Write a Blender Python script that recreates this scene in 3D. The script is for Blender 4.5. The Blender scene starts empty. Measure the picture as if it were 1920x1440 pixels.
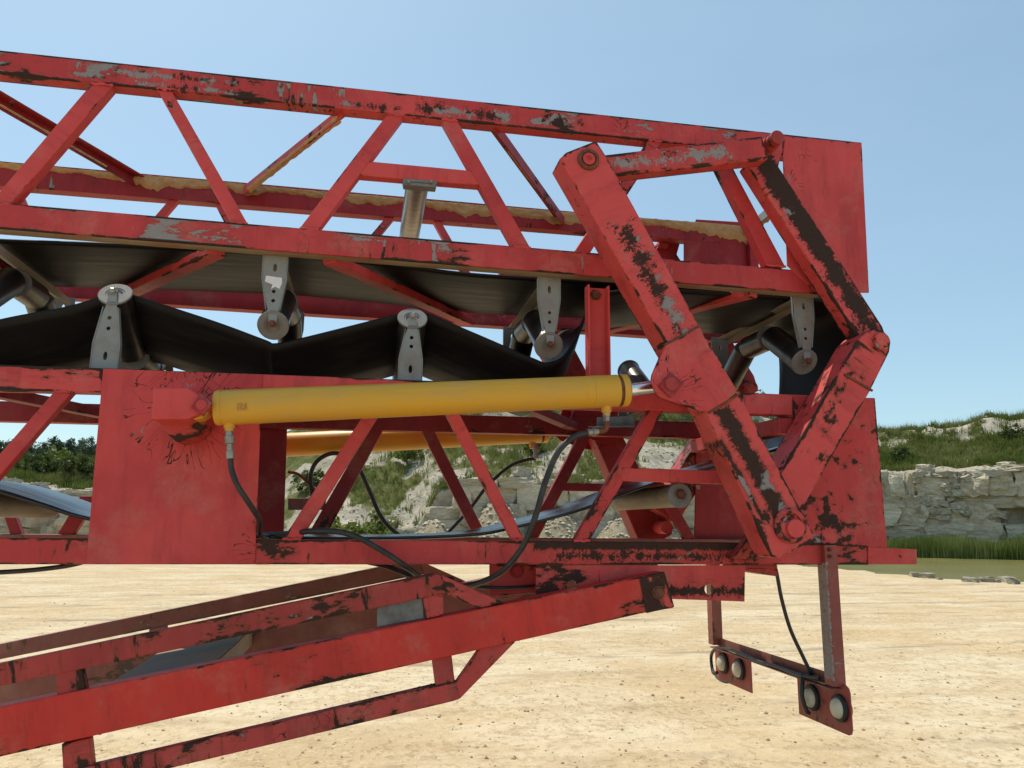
import bpy, bmesh, math, random
from mathutils import Vector, Matrix, noise

random.seed(7)
SC = bpy.context.scene
COL = SC.collection
R = math.radians

# ------------------------------------------------------------------ camera
EYE = Vector((0.0, 0.0, 1.6))
FPX = 1440.0                       # focal length in pixels of the 1920 x 1440 photograph
YAW, PITCH, ROLL = R(10.6), R(10.45), R(0.42)
_f = Vector((math.sin(YAW) * math.cos(PITCH), math.cos(YAW) * math.cos(PITCH), math.sin(PITCH)))
_r0 = Vector((math.cos(YAW), -math.sin(YAW), 0))
_u0 = _r0.cross(_f)
_r = _r0 * math.cos(ROLL) + _u0 * math.sin(ROLL)
_u = _u0 * math.cos(ROLL) - _r0 * math.sin(ROLL)
cam = bpy.data.objects.new('camera', bpy.data.cameras.new('camera'))
COL.objects.link(cam)
cam.matrix_world = Matrix(((_r.x, _u.x, -_f.x, EYE.x), (_r.y, _u.y, -_f.y, EYE.y), (_r.z, _u.z, -_f.z, EYE.z), (0, 0, 0, 1)))
cam.data.sensor_width = 36.0
cam.data.lens = 36.0 * FPX / 1920.0
cam.data.clip_start = 0.05
cam.data.clip_end = 3000
SC.camera = cam

# ------------------------------------------------------------------ light
SUN_EL, SUN_AZ = R(64), R(-32)     # azimuth measured from +Y (behind the machine) towards +X
world = bpy.data.worlds.new('World'); SC.world = world; world.use_nodes = True
wn = world.node_tree; wn.nodes.clear()
_o = wn.nodes.new('ShaderNodeOutputWorld'); _b = wn.nodes.new('ShaderNodeBackground'); _s = wn.nodes.new('ShaderNodeTexSky')
_s.sky_type = 'NISHITA'; _s.sun_disc = False; _s.sun_elevation = SUN_EL; _s.sun_rotation = SUN_AZ
_s.altitude = 0; _s.air_density = 1.0; _s.dust_density = 1.1; _s.ozone_density = 0.6
_b.inputs['Strength'].default_value = 0.15
_t = wn.nodes.new('ShaderNodeMix'); _t.data_type = 'RGBA'; _t.blend_type = 'MULTIPLY'; _t.inputs[0].default_value = 1.0
_t.inputs[7].default_value = (0.95, 1.1, 1.03, 1.0)
# even summer haze over the clear sky, with the faintest thin cloud in it
_c = wn.nodes.new('ShaderNodeTexCoord'); _m = wn.nodes.new('ShaderNodeMapping'); _m.inputs['Scale'].default_value = (1.0, 1.0, 3.5)
_n = wn.nodes.new('ShaderNodeTexNoise'); _n.inputs['Scale'].default_value = 2.4; _n.inputs['Detail'].default_value = 6; _n.inputs['Roughness'].default_value = 0.6
_q = wn.nodes.new('ShaderNodeMapRange'); _q.inputs[1].default_value = 0.4; _q.inputs[2].default_value = 0.75; _q.inputs[3].default_value = 0.36; _q.inputs[4].default_value = 0.5
_h = wn.nodes.new('ShaderNodeMix'); _h.data_type = 'RGBA'; _h.inputs[7].default_value = (2.95, 4.15, 5.2, 1.0)
wn.links.new(_c.outputs['Generated'], _m.inputs[0]); wn.links.new(_m.outputs[0], _n.inputs['Vector']); wn.links.new(_n.outputs[0], _q.inputs[0]); wn.links.new(_q.outputs[0], _h.inputs[0])
wn.links.new(_s.outputs[0], _t.inputs[6]); wn.links.new(_t.outputs[2], _h.inputs[6]); wn.links.new(_h.outputs[2], _b.inputs[0]); wn.links.new(_b.outputs[0], _o.inputs[0])
sun = bpy.data.lights.new('sun', 'SUN'); sun.energy = 3.9; sun.angle = R(0.53); sun.color = (1.0, 0.92, 0.77)
suno = bpy.data.objects.new('sun', sun); COL.objects.link(suno)
_d = Vector((math.sin(SUN_AZ) * math.cos(SUN_EL), math.cos(SUN_AZ) * math.cos(SUN_EL), math.sin(SUN_EL)))
suno.rotation_euler = (-_d).to_track_quat('-Z', 'Y').to_euler()
suno.location = (0, 0, 30)
SC.view_settings.view_transform = 'Standard'; SC.view_settings.look = 'None'
SC.cycles.max_bounces = 7; SC.cycles.diffuse_bounces = 3; SC.cycles.glossy_bounces = 3; SC.cycles.transmission_bounces = 3; SC.cycles.caustics_reflective = False; SC.cycles.caustics_refractive = False
SC.view_settings.exposure = 0.04; SC.view_settings.gamma = 1.0; SC.view_settings.use_curve_mapping = False

# ------------------------------------------------------------------ geometry helpers
YN, YF = 3.50, 4.65                # outer faces of the truss sides nearest to and farthest from the road
CD = 0.08                          # chord depth
YC = (YN + YF) / 2

def P(u, v, Y):
    """point of the plane y = Y that stands at photograph position u, v"""
    d = _r * (u - 960.0) + _u * (720.0 - v) + _f * FPX
    return EYE + d * ((Y - EYE.y) / d.y)

def mirY(p):
    return Vector((p.x, 2 * YC - p.y, p.z))

W = {}                             # world matrices by object name
def link(name, me, M, mat, parent=None):
    o = bpy.data.objects.new(name, me); COL.objects.link(o)
    W[o.name] = M.copy()
    if parent is not None:
        o.parent = parent
        o.matrix_parent_inverse = W[parent.name].inverted()
    o.matrix_basis = M
    if mat is not None and me is not None and len(me.materials) == 0:
        for m in (mat if isinstance(mat, (list, tuple)) else [mat]):
            me.materials.append(m)
    return o

def tag(o, label=None, cat=None, group=None, kind=None):
    if label: o['label'] = label
    if cat: o['category'] = cat
    if group: o['group'] = group
    if kind: o['kind'] = kind
    return o

def thing(name, loc, label, cat, group=None):
    return tag(link(name, None, Matrix.Translation(loc), None), label, cat, group)

def to_mesh(bm, name, smooth=False, angle=None):
    bmesh.ops.recalc_face_normals(bm, faces=bm.faces[:])
    me = bpy.data.meshes.new(name); bm.to_mesh(me); bm.free()
    if smooth or angle:
        for p in me.polygons: p.use_smooth = True
        if angle: me.set_sharp_from_angle(angle=R(angle))
    return me

def edge_rim(bm, rim=0.014):
    """rim round each broad face, marked in the attribute 'edge' so that paint wears there"""
    big = [f for f in bm.faces if f.calc_area() / max(1e-6, sum(e.calc_length() for e in f.edges)) > rim * 0.75]
    lay = bm.verts.layers.float.new('edge')
    old = set(bm.verts)
    for v in bm.verts: v[lay] = 1.0
    if big: bmesh.ops.inset_individual(bm, faces=big, thickness=rim, use_even_offset=True)
    for v in bm.verts:
        if v not in old: v[lay] = 0.0

def frame(c, ex, ey):
    ez = ex.cross(ey).normalized()
    return Matrix(((ex.x, ey.x, ez.x, c.x), (ex.y, ey.y, ez.y, c.y), (ex.z, ey.z, ez.z, c.z), (0, 0, 0, 1)))

def prism(name, px, Y, depth, mat, parent, axis=None, bevel=0.004, mir=False, holes=(), jit=0.0):
    """flat piece lying in a side plane: outline px on the plane y = Y, thick depth going away"""
    pts = [P(u, v, Y) for u, v in px]
    if mir: pts = [mirY(p) for p in pts]; Y0 = 2 * YC - Y - depth
    else: Y0 = Y
    pts = [Vector((p.x, p.z)) for p in pts]
    if axis is None:
        n = len(pts)
        i = max(range(n), key=lambda k: (pts[(k + 1) % n] - pts[k]).length)
        d = pts[(i + 1) % n] - pts[i]
    else:
        a, b = P(*axis[0], Y), P(*axis[1], Y)
        d = Vector((b.x - a.x, b.z - a.z))
    d.normalize()
    if d.x < 0: d = -d
    c = sum(pts, Vector((0, 0))) / len(pts)
    ex = Vector((d.x, 0, d.y)); ey = Vector((0, 1, 0))
    ez = ex.cross(ey)
    M = frame(Vector((c.x, Y0 + depth / 2, c.y)), ex, ey)
    bm = bmesh.new()
    loc = []
    for p in pts:
        q = p - c
        loc.append((q.x * ex.x + q.y * ex.z, q.x * ez.x + q.y * ez.z))
    rings = [loc]
    for hu, hv, hr in holes:
        hc = P(hu, hv, Y); q = Vector((hc.x, hc.z)) - c
        hx, hz = q.x * ex.x + q.y * ex.z, q.x * ez.x + q.y * ez.z
        rr = hr * Y / FPX
        rings.append([(hx + rr * math.cos(k * math.pi / 8), hz + rr * math.sin(k * math.pi / 8)) for k in range(16)])
    if len(rings) == 1:
        f = bm.faces.new([bm.verts.new((x, -depth / 2, z)) for x, z in loc])
        faces = [f]
    else:
        ed = []
        for rg in rings:
            vs = [bm.verts.new((x, -depth / 2, z)) for x, z in rg]
            for k in range(len(vs)): ed.append(bm.edges.new((vs[k], vs[(k + 1) % len(vs)])))
        faces = [g for g in bmesh.ops.triangle_fill(bm, use_beauty=True, edges=ed)['geom'] if isinstance(g, bmesh.types.BMFace)]
    ext = bmesh.ops.extrude_face_region(bm, geom=faces)
    bmesh.ops.translate(bm, vec=(0, depth, 0), verts=[g for g in ext['geom'] if isinstance(g, bmesh.types.BMVert)])
    if bevel and len(rings) == 1:
        bmesh.ops.bevel(bm, geom=bm.edges[:], offset=bevel, segments=2, affect='EDGES', profile=0.5, clamp_overlap=True)
        edge_rim(bm)
    return link(name, to_mesh(bm, name), M, mat, parent)

def box_mesh(name, sx, sy, sz, bevel=0.004):
    bm = bmesh.new(); bmesh.ops.create_cube(bm, size=1.0)
    bmesh.ops.scale(bm, vec=(sx, sy, sz), verts=bm.verts[:])
    if bevel: bmesh.ops.bevel(bm, geom=bm.edges[:], offset=min(bevel, min(sx, sy, sz) * 0.3), segments=2, affect='EDGES', profile=0.5)
    edge_rim(bm, 0.01)
    return to_mesh(bm, name)

def beam(name, a, b, w, h, mat, parent, up=(0, 0, 1), bevel=0.004, profile=None):
    """straight bar from a to b; w across, h along up; profile = outline for angle or channel sections (y, z)"""
    ex = (b - a).normalized(); up = Vector(up)
    ey = up.cross(ex).normalized()
    M = frame((a + b) / 2, ex, ey)
    L = (b - a).length
    if profile is None:
        me = box_mesh(name, L, w, h, bevel)
    else:
        bm = bmesh.new()
        v0 = [bm.verts.new((-L / 2, y, z)) for y, z in profile]; v1 = [bm.verts.new((L / 2, y, z)) for y, z in profile]
        n = len(profile)
        bm.faces.new(v0); bm.faces.new(v1[::-1])
        for k in range(n): bm.faces.new((v0[k], v1[k], v1[(k + 1) % n], v0[(k + 1) % n]))
        me = to_mesh(bm, name)
    return link(name, me, M, mat, parent)

def angle_profile(w, h, t=0.008, fy=1, fz=1):
    p = [(-w / 2, -h / 2), (w / 2, -h / 2), (w / 2, -h / 2 + t), (-w / 2 + t, -h / 2 + t), (-w / 2 + t, h / 2), (-w / 2, h / 2)]
    return [(y * fy, z * fz) for y, z in p]

def channel_profile(w, h, t=0.008):
    """channel open towards -y (web at +y), flanges at +-z"""
    return [(-w / 2, -h / 2), (w / 2, -h / 2), (w / 2, h / 2), (-w / 2, h / 2), (-w / 2, h / 2 - t), (w / 2 - t, h / 2 - t), (w / 2 - t, -h / 2 + t), (-w / 2, -h / 2 + t)]

def lathe(name, a, b, prof, mat, parent, seg=32, angle=35, mats=None):
    """body of revolution round a -> b; prof = [(t along in metres from a, radius, material index)]"""
    ex = (b - a).normalized()
    ref = Vector((0, 0, 1)) if abs(ex.z) < 0.9 else Vector((0, 1, 0))
    ey = ref.cross(ex).normalized()
    M = frame(a, ex, ey)
    bm = bmesh.new(); rows = []
    for t, r, *_ in prof:
        if r < 1e-6: rows.append([bm.verts.new((t, 0, 0))])
        else: rows.append([bm.verts.new((t, r * math.cos(2 * math.pi * k / seg), r * math.sin(2 * math.pi * k / seg))) for k in range(seg)])
    for i in range(len(rows) - 1):
        A, B = rows[i], rows[i + 1]; mi = prof[i][2] if len(prof[i]) > 2 else 0
        for k in range(seg):
            j = (k + 1) % seg
            if len(A) == 1 and len(B) == 1: continue
            if len(A) == 1: f = bm.faces.new((A[0], B[k], B[j]))
            elif len(B) == 1: f = bm.faces.new((A[k], B[0], A[j]))
            else: f = bm.faces.new((A[k], B[k], B[j], A[j]))
            f.material_index = mi
    me = to_mesh(bm, name, angle=angle)
    return link(name, me, M, mat, parent)

def cyl(name, a, b, r, mat, parent, bevel=0.003, seg=24):
    L = (b - a).length
    return lathe(name, a, b, [(0, 0), (0, r - bevel), (bevel, r), (L - bevel, r), (L, r - bevel), (L, 0)], mat, parent, seg)

def spline(pts, n=8):
    out = []
    P4 = [pts[0] * 2 - pts[1]] + list(pts) + [pts[-1] * 2 - pts[-2]]
    for i in range(1, len(P4) - 2):
        p0, p1, p2, p3 = P4[i - 1], P4[i], P4[i + 1], P4[i + 2]
        for k in range(n):
            t = k / n
            out.append(0.5 * ((2 * p1) + (p2 - p0) * t + (2 * p0 - 5 * p1 + 4 * p2 - p3) * t * t + (3 * p1 - p0 - 3 * p2 + p3) * t ** 3))
    out.append(pts[-1].copy())
    return out

def tube(name, pts, r, mat, parent=None, seg=10, n=8):
    sp = spline(pts, n)
    c = sp[0].copy()
    bm = bmesh.new(); rows = []
    prev = None
    for i, p in enumerate(sp):
        t = (sp[min(i + 1, len(sp) - 1)] - sp[max(i - 1, 0)]).normalized()
        if prev is None:
            ref = Vector((0, 0, 1)) if abs(t.z) < 0.9 else Vector((0, 1, 0))
            nrm = ref.cross(t).normalized()
        else: nrm = (prev - t * prev.dot(t)).normalized()
        prev = nrm; bn = t.cross(nrm)
        rows.append([bm.verts.new(p - c + (nrm * math.cos(2 * math.pi * k / seg) + bn * math.sin(2 * math.pi * k / seg)) * r) for k in range(seg)])
    for A, B in zip(rows, rows[1:]):
        for k in range(seg): bm.faces.new((A[k], A[(k + 1) % seg], B[(k + 1) % seg], B[k]))
    bm.faces.new(rows[0]); bm.faces.new(rows[-1][::-1])
    return link(name, to_mesh(bm, name, angle=40), Matrix.Translation(c), mat, parent)

# ------------------------------------------------------------------ materials
class NT:
    def __init__(self, name):
        self.m = bpy.data.materials.new(name); self.m.use_nodes = True
        self.t = self.m.node_tree; self.t.nodes.clear()
        self.out = self.n('ShaderNodeOutputMaterial'); self.b = self.n('ShaderNodeBsdfPrincipled')
        self.l(self.b.outputs[0], self.out.inputs[0])
    def n(self, typ, **kw):
        x = self.t.nodes.new(typ)
        for k, v in kw.items(): setattr(x, k, v)
        return x
    def l(self, a, b): self.t.links.new(a, b)
    def val(self, sock, v):
        if hasattr(v, 'is_linked') or isinstance(v, bpy.types.NodeSocket): self.l(v, sock)
        else: sock.default_value = v
    def math(self, op, a, b=0.0, c=None, clamp=False):
        x = self.n('ShaderNodeMath', operation=op); x.use_clamp = clamp
        self.val(x.inputs[0], a); self.val(x.inputs[1], b)
        if c is not None: self.val(x.inputs[2], c)
        return x.outputs[0]
    def vmul(self, v, s):
        x = self.n('ShaderNodeVectorMath', operation='MULTIPLY'); self.l(v, x.inputs[0]); x.inputs[1].default_value = s
        return x.outputs[0]
    def noise(self, vec, scale, detail=4, rough=0.55, dist=0.0):
        x = self.n('ShaderNodeTexNoise'); x.inputs['Scale'].default_value = scale; x.inputs['Detail'].default_value = detail
        x.inputs['Roughness'].default_value = rough; x.inputs['Distortion'].default_value = dist
        self.l(vec, x.inputs['Vector']); return x.outputs[0]
    def voro(self, vec, scale, feature='F1', out='Distance'):
        x = self.n('ShaderNodeTexVoronoi', feature=feature); x.inputs['Scale'].default_value = scale
        self.l(vec, x.inputs['Vector']); return x.outputs[out]
    def n2cell(self, vo):
        s = self.n('ShaderNodeSeparateColor'); self.l(vo.outputs['Color'], s.inputs[0]); return s.outputs[0]
    def step(self, v, a, b):
        x = self.n('ShaderNodeMapRange', interpolation_type='SMOOTHSTEP'); self.l(v, x.inputs[0])
        x.inputs[1].default_value = a; x.inputs[2].default_value = b; x.inputs[3].default_value = 0; x.inputs[4].default_value = 1
        return x.outputs[0]
    def mix(self, f, a, b):
        x = self.n('ShaderNodeMix', data_type='RGBA'); self.val(x.inputs[0], f)
        self.val(x.inputs[6], a if not isinstance(a, tuple) else (*a, 1)); self.val(x.inputs[7], b if not isinstance(b, tuple) else (*b, 1))
        return x.outputs[2]
    def coords(self, offset=True):
        tc = self.n('ShaderNodeTexCoord'); self.obj = tc.outputs['Object']
        if not offset: return self.obj
        oi = self.n('ShaderNodeObjectInfo')
        k = self.n('ShaderNodeVectorMath', operation='SCALE'); k.inputs[0].default_value = (41.0, 23.0, 57.0); self.l(oi.outputs['Random'], k.inputs[3])
        a = self.n('ShaderNodeVectorMath', operation='ADD'); self.l(self.obj, a.inputs[0]); self.l(k.outputs[0], a.inputs[1])
        self.rnd = oi.outputs['Random']
        return a.outputs[0]
    def bump(self, h, strength=0.3, dist=0.002):
        x = self.n('ShaderNodeBump'); x.inputs['Strength'].default_value = strength; x.inputs['Distance'].default_value = dist
        self.l(h, x.inputs['Height']); self.l(x.outputs[0], self.b.inputs['Normal'])
    def set(self, color=None, rough=None, metal=None, spec=None):
        if color is not None: self.val(self.b.inputs['Base Color'], (*color, 1) if isinstance(color, tuple) else color)
        if rough is not None: self.val(self.b.inputs['Roughness'], rough)
        if metal is not None: self.val(self.b.inputs['Metallic'], metal)
        if spec is not None: self.val(self.b.inputs['Specular IOR Level'], spec)
        return self.m

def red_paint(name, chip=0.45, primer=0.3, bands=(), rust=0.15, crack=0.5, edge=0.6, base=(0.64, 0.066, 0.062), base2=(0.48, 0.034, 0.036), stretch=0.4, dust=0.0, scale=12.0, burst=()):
    """old red paint: chips down to dark oxide and grey primer, cracks, worn bands (x0, x1, z, half width)"""
    T = NT(name); v = T.coords()
    big = T.noise(v, 1.4, 2)
    vs = T.vmul(v, (stretch, 1.0, 1.0))
    fine = T.noise(vs, scale, 7, 0.68)
    m = T.math('ADD', fine, T.math('MULTIPLY', T.math('SUBTRACT', big, 0.5), 0.75))
    at = T.n('ShaderNodeAttribute', attribute_name='edge')
    ed = T.math('POWER', at.outputs['Fac'], 1.6)
    m = T.math('ADD', m, T.math('MULTIPLY', ed, 0.16 * edge))
    # runs of flaked paint that follow the drip direction
    rn = T.noise(T.vmul(v, (2.6, 1.0, 0.55)), 13, 6, 0.6)
    rw = T.noise(T.vmul(v, (1.0, 1.0, 0.3)), 2.1, 3, 0.6)
    m = T.math('MAXIMUM', m, T.math('ADD', T.math('MULTIPLY', rn, 0.75), T.math('MULTIPLY', T.math('SUBTRACT', rw, 0.42), 0.9)))
    thr = 0.715 - 0.17 * chip
    mask = T.step(m, thr, thr + 0.012)
    rustm = T.step(m, thr - 0.07, thr)
    if bands:
        sx = T.n('ShaderNodeSeparateXYZ'); T.l(T.obj, sx.inputs[0])
        rag = T.math('MULTIPLY', T.math('SUBTRACT', T.noise(T.vmul(v, (1.0, 1.0, 0.6)), 26, 8, 0.8), 0.5), 0.10)
        rag = T.math('ADD', rag, T.math('MULTIPLY', T.math('SUBTRACT', T.noise(v, 120, 3, 0.6), 0.5), 0.035))
        for x0, x1, zc, hw, amt in bands:
            dz = T.math('SUBTRACT', hw, T.math('ABSOLUTE', T.math('SUBTRACT', sx.outputs['Z'], zc)))
            cx = T.math('SUBTRACT', (x1 - x0) / 2, T.math('ABSOLUTE', T.math('SUBTRACT', sx.outputs['X'], (x0 + x1) / 2)))
            dd = T.math('ADD', T.math('MINIMUM', dz, cx), T.math('MULTIPLY', rag, amt))
            mask = T.math('MAXIMUM', mask, T.step(dd, 0.0, 0.004))
            rustm = T.math('MAXIMUM', rustm, T.step(dd, -0.018, 0.004))
    if crack > 0:
        warp = T.n('ShaderNodeVectorMath', operation='ADD'); T.l(v, warp.inputs[0])
        nz = T.n('ShaderNodeTexNoise'); nz.inputs['Scale'].default_value = 6; T.l(v, nz.inputs['Vector'])
        T.l(T.vmul(nz.outputs['Color'], (0.2, 0.2, 0.2)), warp.inputs[1])
        ce = T.voro(warp.outputs[0], 22, 'DISTANCE_TO_EDGE')
        where = T.step(T.noise(v, 2.3, 3, 0.6), 0.66 - 0.1 * crack, 0.72 - 0.1 * crack)
        gap = T.step(T.noise(v, 11, 2), 0.45, 0.55)
        ck = T.math('MULTIPLY', T.math('MULTIPLY', T.math('SUBTRACT', 1.0, T.step(ce, 0.012, 0.03)), where), gap)
        mask = T.math('MAXIMUM', mask, ck)
    for bx, bz, r0, r1 in burst:                 # cracks running out from a welded lug
        sp = T.n('ShaderNodeSeparateXYZ'); T.l(T.obj, sp.inputs[0])
        dx = T.math('SUBTRACT', sp.outputs['X'], bx); dz = T.math('SUBTRACT', sp.outputs['Z'], bz)
        rr = T.math('SQRT', T.math('ADD', T.math('MULTIPLY', dx, dx), T.math('MULTIPLY', dz, dz)))
        an = T.math('ARCTAN2', dz, dx)
        cv = T.n('ShaderNodeCombineXYZ'); T.l(T.math('MULTIPLY', an, 2.4), cv.inputs[0]); T.l(T.math('MULTIPLY', rr, 3.2), cv.inputs[1])
        nn = T.noise(cv.outputs[0], 1.7, 2, 0.45, 0.6)
        ln = T.math('SUBTRACT', 1.0, T.step(T.math('ABSOLUTE', T.math('SUBTRACT', nn, 0.5)), 0.006, 0.014))
        bl_ = T.math('MULTIPLY', T.step(rr, r0 - 0.02, r0), T.math('SUBTRACT', 1.0, T.step(T.math('ADD', rr, T.math('MULTIPLY', T.noise(cv.outputs[0], 0.9, 1), 0.12)), r1, r1 + 0.02)))
        mask = T.math('MAXIMUM', mask, T.math('MULTIPLY', ln, bl_))
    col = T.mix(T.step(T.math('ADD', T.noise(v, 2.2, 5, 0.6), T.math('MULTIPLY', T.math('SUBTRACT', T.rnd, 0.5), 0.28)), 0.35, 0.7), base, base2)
    col = T.mix(T.math('MULTIPLY', T.step(T.noise(T.vmul(v, (1.6, 1.6, 0.35)), 5, 6, 0.7), 0.48, 0.7), 0.55), col, tuple(k * 0.6 for k in base2))
    col = T.mix(T.math('MULTIPLY', T.step(T.noise(v, 3.1, 7, 0.72), 0.5, 0.72), 0.32), col, (0.5, 0.25, 0.18))
    col = T.mix(T.math('MULTIPLY', T.noise(T.vmul(v, (3.0, 3.0, 0.5)), 9, 4), 0.10), col, (0.8, 0.26, 0.24))
    col = T.mix(T.math('MULTIPLY', rustm, 0.25 + rust), col, (0.2, 0.04, 0.014))
    under = T.mix(T.math('MULTIPLY', T.math('SUBTRACT', 1.0, T.step(at.outputs['Fac'], 0.3, 0.7)), T.step(T.noise(v, 5.0, 4, 0.6), 0.66 - 0.3 * primer, 0.7 - 0.3 * primer)), (0.02, 0.014, 0.013), (0.30, 0.295, 0.295))
    under = T.mix(T.math('MULTIPLY', T.noise(v, 60, 3), 0.3 + rust * 0.5), under, (0.13, 0.045, 0.02))
    col = T.mix(mask, col, under)
    if dust: col = T.mix(T.math('MULTIPLY', T.noise(v, 14, 6, 0.7), dust), col, (0.34, 0.27, 0.2))
    rg = T.math('ADD', T.math('MULTIPLY', mask, 0.3), T.math('ADD', 0.42, T.math('MULTIPLY', T.noise(v, 9, 4), 0.22)))
    T.bump(T.noise(v, 38, 3, 0.6), 0.35, 0.0012)
    return T.set(col, rg, spec=0.3)

def simple(name, color, rough=0.5, metal=0.0, var=0.25, var_col=None, nscale=12, bump=0.15, stretch=(1, 1, 1), spec=0.5):
    T = NT(name); v = T.coords(); v2 = T.vmul(v, stretch)
    f = T.step(T.noise(v2, nscale, 6, 0.65), 0.4, 0.72)
    c2 = var_col or tuple(c * 0.55 for c in color)
    col = T.mix(T.math('MULTIPLY', f, var * 2, clamp=True), color, c2)
    rg = T.math('ADD', rough - 0.08, T.math('MULTIPLY', T.noise(v2, nscale * 2.3, 4), 0.2))
    if bump: T.bump(T.noise(v2, nscale * 4, 5, 0.6), bump, 0.002)
    return T.set(col, rg, metal, spec)

RED = red_paint('red_paint', 0.28, 0.25, crack=0.35)
RED_CHORD = red_paint('red_paint_flaked', 0.56, 0.75, crack=0.7, edge=0.9, stretch=0.3)
RED_LOW = red_paint('red_paint_lower', 0.40, 0.15, crack=0.4, edge=0.75, stretch=0.45)
RED_IN = red_paint('red_paint_shaded', 0.12, 0.3, crack=0.15, edge=0.3, base=(0.36, 0.014, 0.02), base2=(0.27, 0.010, 0.015))  # darker red: shade of the inner and far steel is put into the colour
RED_PANEL = red_paint('red_paint_panel', 0.0, 0.1, crack=0.2, edge=0.45, stretch=0.8, scale=6)
PANEL_BURST = red_paint('red_paint_panel_cracked', 0.02, 0.1, crack=0.25, edge=0.5, stretch=0.8, scale=6, burst=[(0.02, 0.24, 0.10, 0.30), (-0.02, 0.46, 0.02, 0.26), (0.4, -0.36, 0.02, 0.2)])
RED_RUST = red_paint('red_paint_rusty', 0.72, 0.1, rust=0.35, crack=0.9, edge=0.35, scale=17, base=(0.5, 0.05, 0.045), base2=(0.33, 0.03, 0.028))
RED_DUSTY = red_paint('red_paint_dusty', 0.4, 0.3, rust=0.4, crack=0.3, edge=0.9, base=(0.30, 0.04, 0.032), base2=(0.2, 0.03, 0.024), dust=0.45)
RED_BEAM = red_paint('red_paint_glossy', 0.12, 0.05, crack=0.1, edge=0.75, base=(0.62, 0.03, 0.018), base2=(0.5, 0.024, 0.018))
GREY = simple('grey_bracket_paint', (0.25, 0.27, 0.265), 0.5, 0.0, 0.3, (0.2, 0.13, 0.08), 9)
CAPGREY = simple('grey_roller_cap', (0.2, 0.205, 0.205), 0.6, 0.0, 0.25, (0.13, 0.1, 0.07), 14)
BEIGE = simple('dusty_grey_steel', (0.3, 0.28, 0.24), 0.65, 0.0, 0.35, (0.36, 0.27, 0.17), 8)
STEEL = simple('worn_roller_steel', (0.12, 0.11, 0.1), 0.34, 0.85, 0.4, (0.045, 0.042, 0.04), 6, 0.05, (1.0, 0.25, 0.25))
STEEL_DUST = simple('dusty_roller_steel', (0.3, 0.25, 0.19), 0.55, 0.25, 0.4, (0.16, 0.13, 0.1), 9, 0.1, (0.4, 1, 1))
YELLOW = simple('yellow_cylinder_paint', (0.67, 0.35, 0.02), 0.42, 0.0, 0.24, (0.52, 0.31, 0.1), 6, 0.06, (0.6, 2, 2))
CHROME = simple('chrome_rod', (0.92, 0.92, 0.93), 0.2, 1.0, 0.05, None, 8, 0.0)
HOSE = simple('black_hose_rubber', (0.014, 0.014, 0.015), 0.42, 0.0, 0.3, (0.06, 0.055, 0.05), 14, 0.05)
FIT = simple('plated_fitting', (0.36, 0.34, 0.3), 0.38, 0.7, 0.3, (0.2, 0.12, 0.07), 30, 0.05)
RUSTY = simple('rusty_bolt', (0.12, 0.045, 0.025), 0.75, 0.1, 0.4, (0.3, 0.09, 0.03), 40, 0.5)
SAND = simple('caked_sand', (0.55, 0.36, 0.17), 0.95, 0.0, 0.3, (0.4, 0.24, 0.1), 30, 0.8, spec=0.1)
LENS = simple('white_lamp_plastic', (0.62, 0.56, 0.42), 0.4, 0.0, 0.2, (0.4, 0.33, 0.2), 20, 0.02)
BLACK = simple('black_rubber', (0.016, 0.016, 0.017), 0.6, 0.0, 0.3, (0.07, 0.06, 0.05), 25, 0.2)
GREYPLATE = simple('grey_weathered_plate', (0.2, 0.2, 0.195), 0.6, 0.0, 0.4, (0.06, 0.055, 0.05), 7, 0.3)
WHITE = simple('torn_white_sticker', (0.78, 0.78, 0.78), 0.5, 0, 0.1)
INK = simple('stamp_ink', (0.2, 0.08, 0.01), 0.6, 0, 0.3)

def belt_material(name='black_belt_rubber', rough=0.32, spec=0.22):
    T = NT(name); v = T.coords()
    st = T.noise(T.vmul(v, (0.6, 7.0, 2.0)), 5, 7, 0.65)
    sc = T.step(T.noise(T.vmul(v, (0.5, 30.0, 6.0)), 7, 4, 0.7), 0.66, 0.72)
    col = T.mix(T.step(st, 0.42, 0.75), (0.006, 0.006, 0.007), (0.016, 0.0145, 0.013))
    col = T.mix(T.math('MULTIPLY', sc, 0.35), col, (0.08, 0.07, 0.06))
    T.bump(st, 0.12, 0.003)
    return T.set(col, T.math('ADD', rough, T.math('MULTIPLY', st, 0.35)), spec=spec)
BELT = belt_material()
BELT_SHINY = belt_material('belt_cover_rubbed_shiny', 0.12, 0.7)
# ------------------------------------------------------------------ the place: ground, pond, quarry face, slopes
def lerp_table(tab, a):
    if a <= tab[0][0]: return tab[0][1]
    for (a0, v0), (a1, v1) in zip(tab, tab[1:]):
        if a <= a1:
            t = (a - a0) / (a1 - a0); t = t * t * (3 - 2 * t)
            return v0 + (v1 - v0) * t
    return tab[-1][1]
T_FOOT = [(-80, 60), (-25, 62), (-12, 58), (0, 48.5), (5, 46), (18, 46), (26, 50), (36, 55), (46, 55), (80, 56)]
T_CLIFF = [(-25, 4.1), (-14, 3.6), (-7, 1.3), (3.6, 1.4), (5.6, 4.0), (12, 4.2), (18, 4.3), (30, 4.6), (36, 5.1), (46, 5.2)]
T_TOP = [(-25, 6.0), (-18, 6.6), (-10, 8.5), (0, 10.8), (18, 11.4), (28, 10.6), (36, 9.3), (41, 9.4), (43, 10.0), (60, 10.2)]
T_SHORE = [(28, 52), (29.5, 42), (31, 38), (33, 36), (36, 33), (40, 30.6), (45, 30.6), (60, 32), (80, 40)]

def fbm(x, y, z=0.0, o=5):
    return noise.fractal(Vector((x, y, z)), 1.0, 2.0, o)

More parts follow.
